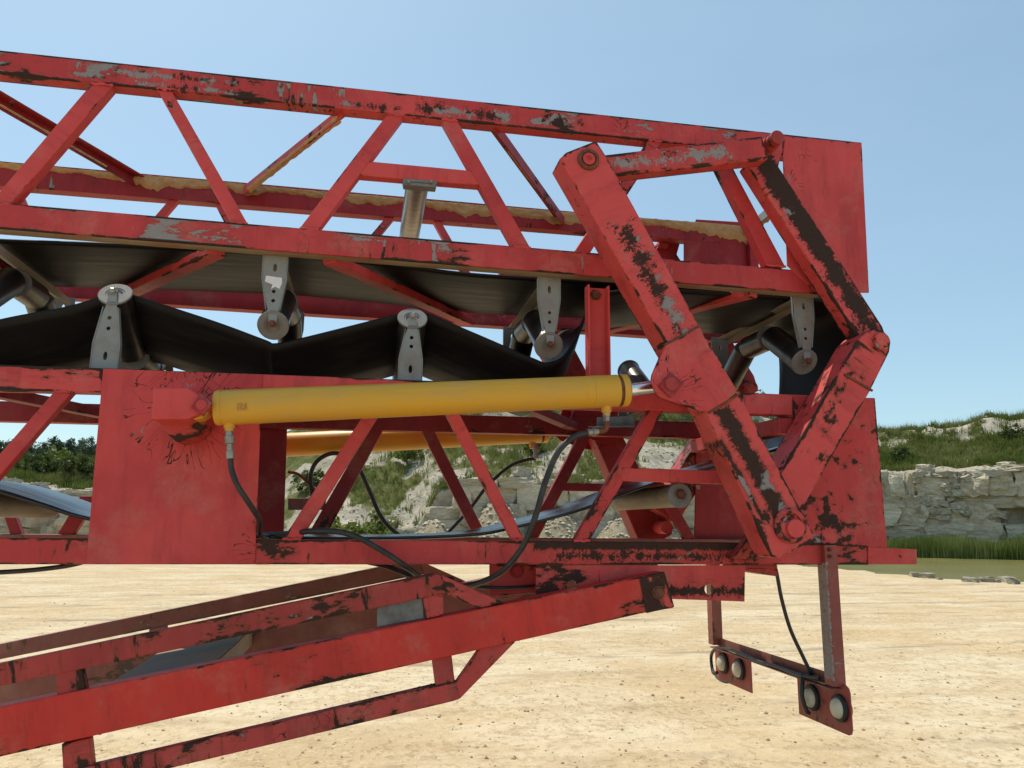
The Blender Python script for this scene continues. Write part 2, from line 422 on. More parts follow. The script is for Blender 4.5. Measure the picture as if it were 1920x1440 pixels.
def foot(a): return lerp_table(T_FOOT, a) + 1.1 * noise.noise(Vector((a * 0.16, 3.3, 0))) + 0.35 * noise.noise(Vector((a * 0.9, 9.1, 0)))
def pol(a, r): return r * math.sin(R(a)), r * math.cos(R(a))
def shore(a): return lerp_table(T_SHORE, a) + 0.5 * noise.noise(Vector((a * 0.5, 1.7, 0)))

def slope(a, t):
    """point on the slope above the quarry face, t = 0 at its lip, 1 at the skyline"""
    hc, ht = lerp_table(T_CLIFF, a), lerp_table(T_TOP, a)
    if t < 0.12: g = t * 0.5
    elif t < 0.72: g = 0.06 + (t - 0.12) * 1.05
    elif t < 0.8: g = 0.69 + (t - 0.72) * 3.3
    else: g = 0.954 + (t - 0.8) * 0.23
    r = foot(a) + 0.9 + 15 * t
    x, y = pol(a, r)
    z = hc + (ht - hc) * g + (0.55 * fbm(x * 0.22, y * 0.22) + 0.25 * fbm(x * 0.9, y * 0.9)) * min(1, t * 5 + 0.25) * (1.0 if t < 0.85 else 0.45)
    return x, y, z

def green(a, t):
    x, y, z = slope(a, t)
    n = 0.5 + 0.5 * noise.noise(Vector((x * 0.23, y * 0.23, 4.0))) + 0.22 * noise.noise(Vector((x * 0.9, y * 0.9, 8.0)))
    if a > 26:
        w = 1.05 if 0.08 < t < 0.66 else (0.54 if t < 0.84 else 1.2)
        if t < 0.1: w = 0.2
    elif a > -6:
        w = 0.66 if t < 0.8 else 1.0
    else: w = 0.85 if t > 0.12 else 0.4
    return max(0.0, min(1.0, (n - (1.0 - w)) * 3.5))

def ground_material():
    T = NT('quarry_floor_sand'); T.coords(False)
    tc = T.obj
    far = T.vmul(tc, (0.5, 1.0, 1.0))
    s1 = T.noise(far, 0.9, 10, 0.7, 0.3); s2 = T.noise(far, 5.5, 9, 0.75)
    g1 = T.noise(tc, 0.4, 5, 0.6); g2 = T.noise(tc, 17, 9, 0.8); g3 = T.noise(tc, 55, 5, 0.75)
    gs = T.vmul(tc, (1.0, 0.7, 1.0))
    p1 = T.noise(gs, 17, 3, 0.65); p2 = T.noise(gs, 4.5, 6, 0.72); dens = T.step(T.noise(far, 0.8, 6, 0.65), 0.36, 0.66)
    col = T.mix(T.step(s1, 0.36, 0.62), (0.52, 0.39, 0.235), (0.65, 0.535, 0.365))
    col = T.mix(T.math('MULTIPLY', T.step(g1, 0.46, 0.66), 0.5), col, (0.55, 0.375, 0.19))
    col = T.mix(T.math('MULTIPLY', T.step(s2, 0.53, 0.62), 0.5), col, (0.38, 0.265, 0.145))
    col = T.mix(T.math('MULTIPLY', T.step(p2, 0.52, 0.6), T.math('MULTIPLY', dens, 0.35)), col, (0.38, 0.265, 0.145))
    col = T.mix(T.math('MULTIPLY', T.step(p1, 0.54, 0.6), T.math('ADD', 0.16, T.math('MULTIPLY', dens, 0.34))), col, (0.24, 0.165, 0.09))
    col = T.mix(T.math('MULTIPLY', T.step(g2, 0.46, 0.36), 0.6), col, (0.76, 0.64, 0.44))
    sp = T.n('ShaderNodeSeparateXYZ'); T.l(tc, sp.inputs[0])
    yy = T.math('ADD', sp.outputs['Y'], T.math('MULTIPLY', T.noise(T.vmul(tc, (0.05, 0.0, 0.0)), 1.0, 2), 3.0))
    yy = T.math('SUBTRACT', yy, T.math('MULTIPLY', sp.outputs['X'], 0.06))
    for y0, hw in ((14.6, 0.16), (16.4, 0.18), (18.9, 0.2), (21.2, 0.25), (11.0, 0.12)):
        d = T.math('SUBTRACT', hw, T.math('ABSOLUTE', T.math('SUBTRACT', yy, y0)))
        k = T.math('MULTIPLY', T.step(d, -0.1, 0.06), T.step(T.noise(T.vmul(tc, (0.35, 1.6, 1)), 2.2, 6, 0.7), 0.44, 0.6))
        col = T.mix(T.math('MULTIPLY', k, 0.85), col, (0.32, 0.245, 0.165))
    tr = T.n('ShaderNodeTexWave', wave_type='BANDS', bands_direction='Y'); tr.inputs['Scale'].default_value = 0.2
    tr.inputs['Distortion'].default_value = 3.0; tr.inputs['Detail'].default_value = 4; tr.inputs['Detail Scale'].default_value = 0.3
    T.l(T.vmul(tc, (0.2, 1.0, 1.0)), tr.inputs['Vector'])
    tm = T.math('MULTIPLY', T.step(tr.outputs['Fac'], 0.9, 0.99), T.step(T.noise(far, 2.2, 7, 0.7), 0.46, 0.6))
    col = T.mix(T.math('MULTIPLY', tm, 0.35), col, (0.3, 0.22, 0.14))
    T.bump(T.math('ADD', p2, T.math('MULTIPLY', p1, 0.5)), 0.6, 0.04)
    return T.set(col, 0.95, spec=0.15)

def build_ground():
    bm = bmesh.new(); rows = []
    rad = [0.0]; r = 0.6
    while r < 2600: rad.append(r); r *= 1.065 if r < 90 else 1.3
    seg = 300
    c = bm.verts.new((0, 0, 0))
    for r in rad[1:]:
        row = []
        for k in range(seg):
            a = -180 + 360 * k / seg
            x, y = pol(a, r)
            z = 0.022 * fbm(x * 0.5, y * 0.9, 2.0, 4) - 0.03 if r < 95 else -0.03
            if 27 < a < 90 and r > 20:
                s = shore(a); d = (r - s)
                if d > -3: z -= max(0.0, min(0.35, (d + 0.6) * 0.12))
            if 40 < r: z -= 0.0
            row.append(bm.verts.new((x, y, z)))
        rows.append(row)
    for k in range(seg): bm.faces.new((c, rows[0][k], rows[0][(k + 1) % seg]))
    for A, B in zip(rows, rows[1:]):
        for k in range(seg): bm.faces.new((A[k], B[k], B[(k + 1) % seg], A[(k + 1) % seg]))
    o = link('ground', to_mesh(bm, 'ground', smooth=True), Matrix.Identity(4), ground_material())
    tag(o, 'pale tan sandy quarry floor with tyre tracks and small stones', 'ground', kind='structure')
build_ground()

def pond():
    T = NT('murky_pond_water'); v = T.coords(False)
    T.bump(T.noise(T.vmul(v, (0.35, 1.2, 1)), 1.4, 4, 0.5), 0.05, 0.02)
    col = T.mix(T.step(T.noise(v, 0.3, 3), 0.4, 0.7), (0.2, 0.185, 0.062), (0.25, 0.225, 0.085))
    T.set(col, 0.2, spec=0.35)
    bm = bmesh.new(); prev = None
    for i in range(0, 121):
        a = 28 + i * 0.5
        x0, y0 = pol(a, shore(a) - 2.0); x1, y1 = pol(a, max(foot(a), shore(a)) + 0.5)
        cur = (bm.verts.new((x0, y0, -0.1)), bm.verts.new((x1, y1, -0.1)))
        if prev: bm.faces.new((prev[0], cur[0], cur[1], prev[1]))
        prev = cur
    o = link('pond_water', to_mesh(bm, 'pond_water'), Matrix.Identity(4), T.m)
    tag(o, 'murky olive green pond at the foot of the quarry face', 'pond', kind='structure')
pond()

def rock_nodes(name, light, dark, joint):
    T = NT(name); v = T.coords()
    nz = T.n('ShaderNodeTexNoise'); nz.inputs['Scale'].default_value = 1.2; T.l(v, nz.inputs['Vector'])
    wp = T.n('ShaderNodeVectorMath', operation='ADD'); T.l(v, wp.inputs[0]); T.l(T.vmul(nz.outputs['Color'], (0.5, 0.5, 0.5)), wp.inputs[1])
    vv = T.vmul(wp.outputs[0], (1.0, 1.0, 1.9))
    vo = T.n('ShaderNodeTexVoronoi', feature='DISTANCE_TO_EDGE'); vo.inputs['Scale'].default_value = 2.6; T.l(vv, vo.inputs['Vector'])
    vc = T.n('ShaderNodeTexVoronoi', feature='F1'); vc.inputs['Scale'].default_value = 2.6; T.l(vv, vc.inputs['Vector'])
    ck = T.math('MULTIPLY', T.math('SUBTRACT', 1.0, T.step(vo.outputs['Distance'], 0.01, 0.05)), T.step(nz.outputs[0], 0.42, 0.56))
    n1 = T.noise(v, 1.6, 9, 0.72); n2 = T.noise(T.vmul(v, (0.9, 0.9, 1.7)), 2.6, 9, 0.75)
    col = T.mix(T.step(n2, 0.4, 0.62), dark, light)
    col = T.mix(T.math('MULTIPLY', T.rnd, 0.45), col, dark)
    col = T.mix(T.math('MULTIPLY', T.n2cell(vc), 0.3), col, tuple(min(1, k * 1.35) for k in light))
    col = T.mix(T.math('MULTIPLY', T.step(n1, 0.56, 0.70), 0.5), col, joint)
    col = T.mix(T.math('MULTIPLY', ck, 0.12), col, tuple(k * 0.5 for k in joint))
    T.bump(T.math('ADD', T.math('MULTIPLY', T.step(vo.outputs['Distance'], 0.0, 0.09), 0.12), T.math('ADD', T.math('MULTIPLY', vc.outputs['Distance'], 0.5), n2)), 1.0, 0.3)
    return T.set(col, 0.93, spec=0.12)
ROCK = rock_nodes('limestone', (0.76, 0.66, 0.49), (0.52, 0.445, 0.32), (0.27, 0.22, 0.15))
ROCK_PALE = rock_nodes('pale_limestone', (0.82, 0.74, 0.58), (0.6, 0.52, 0.39), (0.34, 0.28, 0.2))

def leaf_material(name, c1, c2, transl=0.3, nscale=0.6):
    T = NT(name); v = T.coords()
    col = T.mix(T.step(T.noise(v, nscale, 4, 0.6), 0.38, 0.64), c1, c2)
    T.set(col, 0.65, spec=0.2)
    tr = T.n('ShaderNodeBsdfTranslucent'); T.l(T.mix(0.5, col, (0.16, 0.2, 0.03)), tr.inputs[0])
    mx = T.n('ShaderNodeMixShader'); mx.inputs[0].default_value = transl
    T.l(T.b.outputs[0], mx.inputs[1]); T.l(tr.outputs[0], mx.inputs[2]); T.l(mx.outputs[0], T.out.inputs[0])
    return T.m
LEAF_DARK = leaf_material('hazed_tree_leaves', (0.065, 0.092, 0.06), (0.12, 0.145, 0.095), 0.15)  # haze over the far wood is mixed into these leaf colours
LEAF_BUSH = leaf_material('bush_leaves', (0.11, 0.155, 0.032), (0.22, 0.25, 0.06), 0.3, 2.0)
LEAF_OLIVE = leaf_material('dark_bush_leaves', (0.05, 0.08, 0.025), (0.11, 0.135, 0.045), 0.2, 2.0)
GRASS = leaf_material('slope_grass', (0.12, 0.155, 0.03), (0.25, 0.25, 0.085), 0.3, 0.25)
REED = leaf_material('reed_leaves', (0.15, 0.205, 0.05), (0.25, 0.29, 0.095), 0.3, 0.5)
BARK = simple('grey_bark', (0.12, 0.1, 0.08), 0.9, 0, 0.3, None, 8, 0.5)

def quarry_slope():
    T = NT('quarry_scree'); v = T.coords(False)
    at = T.n('ShaderNodeAttribute', attribute_name='green')
    n = T.noise(v, 1.1, 8, 0.68); n2 = T.noise(v, 5, 6, 0.7)
    rk = T.mix(T.step(n, 0.38, 0.64), (0.36, 0.32, 0.245), (0.54, 0.485, 0.385))
    rk = T.mix(T.math('MULTIPLY', T.step(n2, 0.54, 0.7), 0.55), rk, (0.17, 0.14, 0.095))
    gr = T.mix(T.step(n, 0.4, 0.65), (0.09, 0.11, 0.03), (0.18, 0.17, 0.07))
    f = T.step(T.math('ADD', at.outputs['Fac'], T.math('MULTIPLY', T.math('SUBTRACT', n2, 0.5), 0.8)), 0.35, 0.6)
    T.bump(T.math('ADD', n, T.math('MULTIPLY', n2, 0.6)), 0.9, 0.2)
    T.set(T.mix(f, rk, gr), 0.95, spec=0.1)
    bm = bmesh.new(); gl = []
    cols = []
    ts = [k / 34 for k in range(35)]
    A = [-80 + i * 0.45 for i in range(int(170 / 0.45))]
    for a in A:
        col = []
        rf, hc = foot(a), lerp_table(T_CLIFF, a)
        def add(x, y, z, g):
            col.append(bm.verts.new((x, y, z))); gl.append(g)
        x, y = pol(a, rf + 0.75); add(x, y, -0.5, 0)
        for k in range(1, 7):
            h = hc * k / 7
            x, y = pol(a, rf + 0.75 + 0.12 * k / 7 + 0.1 * noise.noise(Vector((a * 1.3, h * 2, 0)))); add(x, y, h, 0)
        for t in ts:
            x, y, z = slope(a, t); add(x, y, z, green(a, t))
        x, y, z = slope(a, 1.0)
        rr = rf + 15.9
        rise = 7.0 if a < -8 else 0.6
        for d, u in ((8, 0.05), (30, 0.2), (70, 0.5), (150, 1.0), (420, 1.1), (1500, 1.1)):
            x, y = pol(a, rr + d); add(x, y, lerp_table(T_TOP, a) + rise * u * (max(0.0, min(1.0, (-6 - a) / 6)) if a > -12 else 1.0) + 0.25 * fbm(x * 0.1, y * 0.1), 1.0)
        cols.append(col)
    for C0, C1 in zip(cols, cols[1:]):
        for k in range(len(C0) - 1): bm.faces.new((C0[k], C1[k], C1[k + 1], C0[k + 1]))
    me = to_mesh(bm, 'quarry_slope', smooth=True)
    att = me.attributes.new('green', 'FLOAT', 'POINT')
    att.data.foreach_set('value', gl)
    o = link('hill_terrain', me, Matrix.Identity(4), T.m)
    tag(o, 'quarry hillside of pale scree and grass above a rock face', 'hillside', kind='structure')
    return o
hill = quarry_slope()

def rock_mesh(name, seed, cuts=2, rough=0.16, flat=1.0):
    bm = bmesh.new(); bmesh.ops.create_cube(bm, size=1.0)
    bmesh.ops.subdivide_edges(bm, edges=bm.edges[:], cuts=cuts, use_grid_fill=True)
    for v in bm.verts:
        p = v.co.copy()
        s = p.normalized() * 0.62
        v.co = p.lerp(s, 0.10)
        n = noise.noise_vector(p * 1.7 + Vector((seed * 7.3, seed * 3.1, 0)))
        n2 = noise.noise_vector(p * 5.0 + Vector((seed * 1.3, seed * 5.1, 3)))
        v.co += n * rough + n2 * rough * 0.5
    me = to_mesh(bm, name)
    return me
ROCKS = [rock_mesh('rock', k, 5, 0.19) for k in range(10)]
for m_ in ROCKS: m_.materials.append(ROCK)
ROCKS_PALE = [rock_mesh('rock', 20 + k, 2, 0.2) for k in range(5)]
for m_ in ROCKS_PALE: m_.materials.append(ROCK_PALE)

def cliff_rocks():
    spans = [(-25.5, -17), (4.2, 22.5), (31, 48.5)]
    cnt = 0
    for a0, a1 in spans:
        z = -0.25; a_mid = (a0 + a1) / 2
        course = 0
        hc = lerp_table(T_CLIFF, a_mid)
        while z < hc + 0.1:
            h = random.choice((0.9, 1.2, 1.5, 0.6)) if z < hc - 1.1 else random.uniform(0.3, 0.5)
            a = a0 + random.uniform(-1, 0.5)
            while a < a1:
                r = foot(a)
                w = random.choice((0.6, 0.9, 1.4, 2.0, 3.0)) * random.uniform(0.85, 1.2) * (1.0 if h > 0.55 else 0.55)
                am = a + math.degrees(w / 2 / r)
                x, y = pol(am, foot(am) + 0.35 + random.uniform(-0.25, 0.3) + course * 0.02)
                hh = h * random.uniform(0.85, 1.3)
                if random.random() > 0.05 and z + h < lerp_table(T_CLIFF, am) + 0.25:
                    me = random.choice(ROCKS if random.random() < 0.8 else ROCKS_PALE)
                    M = Matrix.Translation((x, y, z + h / 2)) @ Matrix.Rotation(-R(am) + random.uniform(-0.16, 0.16), 4, 'Z') @ Matrix.Rotation(random.uniform(-0.06, 0.06), 4, 'Y') @ Matrix.Diagonal((w * 1.04, random.uniform(0.9, 1.3), hh * 1.1, 1)) @ Matrix.Rotation(random.choice((0, math.pi)), 4, 'Z')
                    o = link('rock', me, M, None, hill); cnt += 1
                a += math.degrees((w + random.choice((0, 0, 0.06, 0.12))) / r)
            z += h * 0.98; course += 1
    # broken rubble in the weak part of the face
    for _ in range(85):
        a = random.gauss(39.6, 1.0) if random.random() < 0.7 else random.uniform(33, 46)
        z = random.uniform(2.2, 5.0); s = random.uniform(0.22, 0.6)
        x, y = pol(a, foot(a) - 0.12 + 0.06 * z + random.uniform(-0.1, 0.15))
        M = Matrix.Translation((x, y, z)) @ Matrix.Rotation(random.uniform(0, 6), 4, 'Z') @ Matrix.Rotation(random.uniform(-0.4, 0.4), 4, 'X') @ Matrix.Diagonal((s * 1.4, s, s * 0.7, 1))
        link('rock', random.choice(ROCKS_PALE), M, None, hill)
    # loose boulders lying along the lip
    for a0, a1, n in ((31, 48, 16), (1.5, 20, 14), (-25, -17, 6)):
        for _ in range(n):
            a = random.uniform(a0, a1); t = random.uniform(0.0, 0.11)
            x, y, z = slope(a, t); s = random.uniform(0.25, 0.8)
            M = Matrix.Translation((x, y, z + s * 0.2)) @ Matrix.Rotation(random.uniform(0, 6), 4, 'Z') @ Matrix.Diagonal((s * 1.3, s, s * 0.75, 1))
            link('rock', random.choice(ROCKS_PALE), M, None, hill)
    return cnt
cliff_rocks()

def scatter_small(name, pts, mat, label, cat, parent=None, amp=0.25):
    """many little stones, one mesh"""
    bm = bmesh.new()
    base = [Vector(p) for p in ((1, 0, 0), (-1, 0, 0), (0, 1, 0), (0, -1, 0), (0, 0, 0.8), (0, 0, -0.6))]
    tri = ((0, 2, 4), (2, 1, 4), (1, 3, 4), (3, 0, 4), (2, 0, 5), (1, 2, 5), (3, 1, 5), (0, 3, 5))
    for (x, y, z, s) in pts:
        ca = random.uniform(0, 6.28); c, sn = math.cos(ca), math.sin(ca)
        vs = []
        for b in base:
            k = s * random.uniform(1 - amp, 1 + amp)
            px_, py_ = b.x * k * random.uniform(0.7, 1.4), b.y * k
            vs.append(bm.verts.new((x + c * px_ - sn * py_, y + sn * px_ + c * py_, z + b.z * k * 0.8)))
        for t in tri: bm.faces.new([vs[i] for i in t])
    o = link(name, to_mesh(bm, name), Matrix.Identity(4), mat, parent)
    return tag(o, label, cat, kind='stuff')

def talus_z(a, r):
    """mounds of rubble at the foot of the face"""
    x, y = pol(a, r); f = foot(a)
    d = f - r
    m = 0.0
    for am, w, hh in ((9.5, 2.2, 2.4), (14.0, 2.6, 2.0), (5.0, 1.8, 1.5), (18.5, 2.0, 1.6), (23, 2.5, 1.3), (1.0, 2.0, 0.9)):
        m = max(m, hh * math.exp(-((a - am) / w) ** 2))
    return 1.7 * m * max(0.0, 1 - (d / 6.0)) * min(1.0, max(0.0, 1 - abs(d - 1.5) / 6)) + 0.22 * fbm(x * 0.7, y * 0.7)

def talus():
    T = NT('rubble_heap'); v = T.coords(False)
    n = T.noise(v, 1.6, 8, 0.7); n2 = T.noise(v, 7, 6, 0.7)
    c = T.mix(T.step(n, 0.38, 0.64), (0.3, 0.245, 0.16), (0.46, 0.39, 0.275))
    c = T.mix(T.math('MULTIPLY', T.step(n2, 0.52, 0.7), 0.5), c, (0.2, 0.16, 0.1))
    T.bump(T.math('ADD', n, n2), 0.9, 0.15); T.set(c, 0.95, spec=0.1)
    bm = bmesh.new(); rows = []
    for i in range(0, 121):
        a = -3 + i * 0.25; row = []
        for k in range(22):
            r = foot(a) + 1.2 - k * 0.36
            x, y = pol(a, r); z = talus_z(a, r) - (0.15 if k < 21 else 0.5)
            row.append(bm.verts.new((x, y, z)))
        rows.append(row)
    for A, B in zip(rows, rows[1:]):
        for k in range(21): bm.faces.new((A[k], B[k], B[k + 1], A[k + 1]))
    o = link('rubble_terrain', to_mesh(bm, 'rubble_terrain', smooth=True), Matrix.Identity(4), T.m)
    tag(o, 'heaps of pale rubble at the foot of the quarry face', 'rubble heap', kind='structure')
talus()
pts = []
for _ in range(2600):
    a = random.uniform(-2, 26); r = foot(a) - random.uniform(0, 7.5)
    x, y = pol(a, r); pts.append((x, y, talus_z(a, r) - 0.12, random.uniform(0.03, 0.16)))
for _ in range(4200):
    a = random.choice((random.uniform(-26, -10), random.uniform(-2, 26), random.uniform(30, 49))); t = random.random() ** 1.3
    if green(a, t) > 0.35 and random.random() < 0.85: continue
    x, y, z = slope(a, t); pts.append((x, y, z, random.uniform(0.03, 0.14)))
scatter_small('slope_rubble', pts, ROCK_PALE, 'small pale stones strewn over the slope and heaps', 'rubble')

pts = []
for _ in range(5000):
    a = random.uniform(-30, 55); r = 4.3 + 22 * random.random() ** 2.2
    x, y = pol(a, r); pts.append((x, y, -0.028 + 0.022 * fbm(x * 0.5, y * 0.9, 2.0, 4), random.choice((0.004, 0.005, 0.006, 0.007, 0.009, 0.012, 0.018)) * random.uniform(0.7, 1.2)))
scatter_small('gravel', pts, simple('floor_gravel', (0.42, 0.31, 0.19), 0.95, 0, 0.5, (0.2, 0.14, 0.09), 4, 0.2), 'scattered small brown stones on the sandy quarry floor', 'gravel')

def blades(name, spots, mat, label, cat, hmin, hmax, width, per=6, lean=0.35, seedheads=False):
    verts, faces = [], []
    for (x, y, z, s) in spots:
        for _ in range(per):
            h = random.uniform(hmin, hmax) * s; w = width * random.uniform(0.6, 1.2)
            a = random.uniform(0, 6.28); l = random.uniform(0, lean) * h; b = random.uniform(0, 6.28)
            ox, oy = x + random.uniform(-0.16, 0.16) * s, y + random.uniform(-0.16, 0.16) * s
            dx, dy = math.cos(a) * w / 2, math.sin(a) * w / 2
            i = len(verts)
            mx, my = math.cos(b) * l * 0.35, math.sin(b) * l * 0.35
            verts += [(ox - dx, oy - dy, z - 0.05), (ox + dx, oy + dy, z - 0.05), (ox + mx + dx * 0.8, oy + my + dy * 0.8, z + h * 0.6), (ox + mx - dx * 0.8, oy + my - dy * 0.8, z + h * 0.6), (ox + mx / 0.35, oy + my / 0.35, z + h)]
            faces += [(i, i + 1, i + 2, i + 3), (i + 3, i + 2, i + 4)]
    me = bpy.data.meshes.new(name); me.from_pydata(verts, [], faces)
    o = link(name, me, Matrix.Identity(4), mat)
    return tag(o, label, cat, kind='stuff')

spots = []
for _ in range(60000):
    a = random.choice((random.uniform(-26, -14), random.uniform(-2, 26), random.uniform(28, 49), random.uniform(30, 47))); t = random.random()
    g = green(a, t)
    if random.random() > g * 0.9: continue
    x, y, z = slope(a, t); spots.append((x, y, z, random.uniform(0.6, 1.3)))
    if len(spots) > 15000: break
blades('slope_grass', spots, GRASS, 'rough green grass growing on the quarry slope', 'grass', 0.22, 0.5, 0.05, 7, 0.6)
spots = []
for _ in range(2400):
    a = random.choice((random.uniform(-26, -14), random.uniform(30, 49))); t = random.uniform(0.86, 1.0)
    x, y, z = slope(a, t); spots.append((x, y, z, random.uniform(0.6, 1.2)))
blades('skyline_grass', spots, GRASS, 'tall thin grass stalks along the skyline of the slope', 'grass', 0.4, 0.9, 0.022, 4, 0.4)
spots = []
for _ in range(9000):
    a = random.uniform(29, 50); f = foot(a)
    r = f - random.random() ** 0.8 * 2.6 + 0.2
    if r < shore(a) + 1.5: continue
    x, y = pol(a, r); spots.append((x, y, -0.15, random.uniform(0.75, 1.15) * (0.8 + 0.35 * noise.noise(Vector((x * 0.4, y * 0.4, 0))))))
blades('reeds', spots, REED, 'dense green reeds along the far edge of the pond', 'reeds', 0.9, 1.75, 0.035, 5, 0.3)

def crown_mesh(name, seed, rx, rz, clumps, per, leaf, top=1.0):
    rnd = random.Random(seed); verts, faces = [], []
    for _ in range(clumps):
        th = rnd.uniform(0, 6.28); u = rnd.uniform(-1, 1); q = rnd.random() ** 0.45
        s = math.sqrt(1 - u * u)
        taper = 1.0 - 0.55 * max(0.0, u) * top
        c = Vector((rx * q * s * math.cos(th) * taper, rx * q * s * math.sin(th) * taper, rz * q * u))
        cr = rnd.uniform(0.16, 0.34) * rx
        for _ in range(per):
            d = Vector((rnd.gauss(0, 1), rnd.gauss(0, 1), rnd.gauss(0, 0.8))).normalized() * cr * rnd.random() ** 0.4
            p = c + d
            n = Vector((rnd.gauss(0, 1), rnd.gauss(0, 1), rnd.gauss(0.6, 1))).normalized()
            a = n.orthogonal().normalized(); b = n.cross(a)
            k = leaf * rnd.uniform(0.6, 1.3); i = len(verts)
            verts += [p - a * k, p + b * k * 0.5, p + a * k, p - b * k * 0.5]; faces.append((i, i + 1, i + 2, i + 3))
    me = bpy.data.meshes.new(name); me.from_pydata([tuple(v) for v in verts], [], faces)
    return me

def trunk_mesh(name, h, r):
    bm = bmesh.new(); rows = []
    for k in range(5):
        t = k / 4; off = Vector((0.25 * math.sin(t * 3), 0.15 * math.sin(t * 4 + 1), h * t))
        rr = r * (1 - 0.7 * t)
        rows.append([bm.verts.new(off + Vector((rr * math.cos(j * math.pi / 3), rr * math.sin(j * math.pi / 3), 0))) for j in range(6)])
    for A, B in zip(rows, rows[1:]):
        for j in range(6): bm.faces.new((A[j], A[(j + 1) % 6], B[(j + 1) % 6], B[j]))
    def limb(p, q, w):
        d = (q - p); s = d.orthogonal().normalized() * w; t2 = d.cross(s).normalized() * w
        A = [bm.verts.new(p + s), bm.verts.new(p + t2), bm.verts.new(p - s - t2)]; e = bm.verts.new(q)
        for i in range(3): bm.faces.new((A[i], A[(i + 1) % 3], e))
    for k in range(7):
        z = h * (0.4 + 0.55 * k / 7); an = k * 2.4
        limb(Vector((0.1, 0, z)), Vector((math.cos(an) * h * 0.17, math.sin(an) * h * 0.17, z + h * 0.1)), r * 0.3)
    return to_mesh(bm, name, smooth=True)

TREES = []
for k in range(4):
    c = crown_mesh('crown', 50 + k, 1.9 + 0.25 * k, 3.7, 60, 40, 0.22); c.materials.append(LEAF_DARK)
    t = trunk_mesh('trunk', 9.0, 0.2); t.materials.append(BARK)
    TREES.append((c, t))
def ridge_z(a, r): 
    d = r - (foot(a) + 15.9)
    u = lerp_table([(8, 0.05), (30, 0.2), (70, 0.5), (150, 1.0), (420, 1.1)], d)
    return lerp_table(T_TOP, a) + 7.0 * u
k = 0
for row, (rr, n, lab) in enumerate(((212, 14, 'dark leafy tree in the front row of the far wood'), (228, 13, 'dark leafy tree in the back rows of the far wood'), (242, 12, 'dark leafy tree in the back rows of the far wood'))):
    for i in range(n):
        a = -25.2 + 9.0 * (i + 0.5 * (row % 2) + random.uniform(-0.3, 0.3)) / n
        r = rr + random.uniform(-4, 4); x, y = pol(a, r); z = ridge_z(a, r) - 2.0
        s = random.uniform(0.8, 1.12) * (1 + 0.04 * row)
        root = thing('woodland_tree', (x, y, z), lab, 'tree', 'trees of the far wood')
        c, t = TREES[k % 4]; k += 1
        rz = Matrix.Rotation(random.uniform(0, 6.28), 4, 'Z')
        link('crown', c, Matrix.Translation((x, y, z + 6.6 * s)) @ rz @ Matrix.Scale(s, 4), None, root)
        link('trunk', t, Matrix.Translation((x, y, z)) @ rz @ Matrix.Scale(s, 4), None, root)

BUSH = []
for k in range(3):
    c = crown_mesh('foliage', 80 + k, 1.0, 0.75, 24, 46, 0.11, 0.4); c.materials.append(LEAF_BUSH)
    d = crown_mesh('foliage', 90 + k, 1.0, 0.75, 24, 46, 0.11, 0.4); d.materials.append(LEAF_OLIVE)
    s = trunk_mesh('stem', 0.9, 0.05); s.materials.append(BARK)
    BUSH.append((c, d, s))
def bush(a, t, s, dark, label, talus_r=None, group=None):
    if talus_r is None: x, y, z = slope(a, t)
    else:
        x, y = pol(a, talus_r); z = max(0.0, talus_z(a, talus_r) - 0.1)
    root = thing('shrub', (x, y, z), label, 'shrub', group)
    c, d, st = random.choice(BUSH)
    rz = Matrix.Rotation(random.uniform(0, 6.28), 4, 'Z')
    link('foliage', d if dark else c, Matrix.Translation((x, y, z + 0.6 * s)) @ rz @ Matrix.Scale(s, 4), None, root)
    link('stem', st, Matrix.Translation((x, y, z - 0.1)) @ rz @ Matrix.Scale(s, 4), None, root)
def az(u): return math.degrees(YAW) + math.degrees(math.atan((u - 960) / FPX))
bush(az(700), 0, 1.6, False, 'bright green shrub beside the rubble heap behind the lower truss', 40.5)
bush(az(640), 0, 1.4, False, 'bright green shrub behind the looped far hose, at the foot of the slope', 42.0)
bush(az(745), 0, 1.0, False, 'smaller green shrub just below the pale rubble heap', 40.0)
for u, t, s, dk, lb in ((590, 0.35, 1.3, True, 'dark shrub on the slope beside the far panel edge'), (770, 0.5, 1.1, False, 'olive shrub on the scree between the first two lower braces'),
                    (800, 0.75, 1.3, True, 'dark shrub under the far yellow cylinder'), (1000, 0.4, 1.0, False, 'olive shrub on the scree behind the curved black hose'),
                    (1060, 0.62, 1.0, True, 'dark shrub on the scree beside the far folding arm'), (1225, 0.7, 1.2, False, 'olive shrub on the slope behind the long red brace'),
                    (1250, 0.97, 1.7, False, 'green bush on the skyline beside the arm gusset'), (1075, 0.97, 1.6, False, 'green bush on the skyline below the hose elbow'),
                    (1410, 0.95, 1.6, False, 'green bush on the skyline between arm and end plate'), (70, 0.45, 1.5, True, 'dark shrub on the slope below the far wood'),
                    (120, 0.6, 1.8, False, 'light green shrub on the slope below the far wood'), (145, 0.3, 1.4, True, 'dark shrub beside the square side panel'),
                    (1905, 0.55, 0.9, True, 'dark shrub on the grassy slope above the pond'), (1690, 0.35, 0.8, True, 'low dark shrub beside the plate edge above the rock face')):
    bush(az(u), t, s, dk, lb)

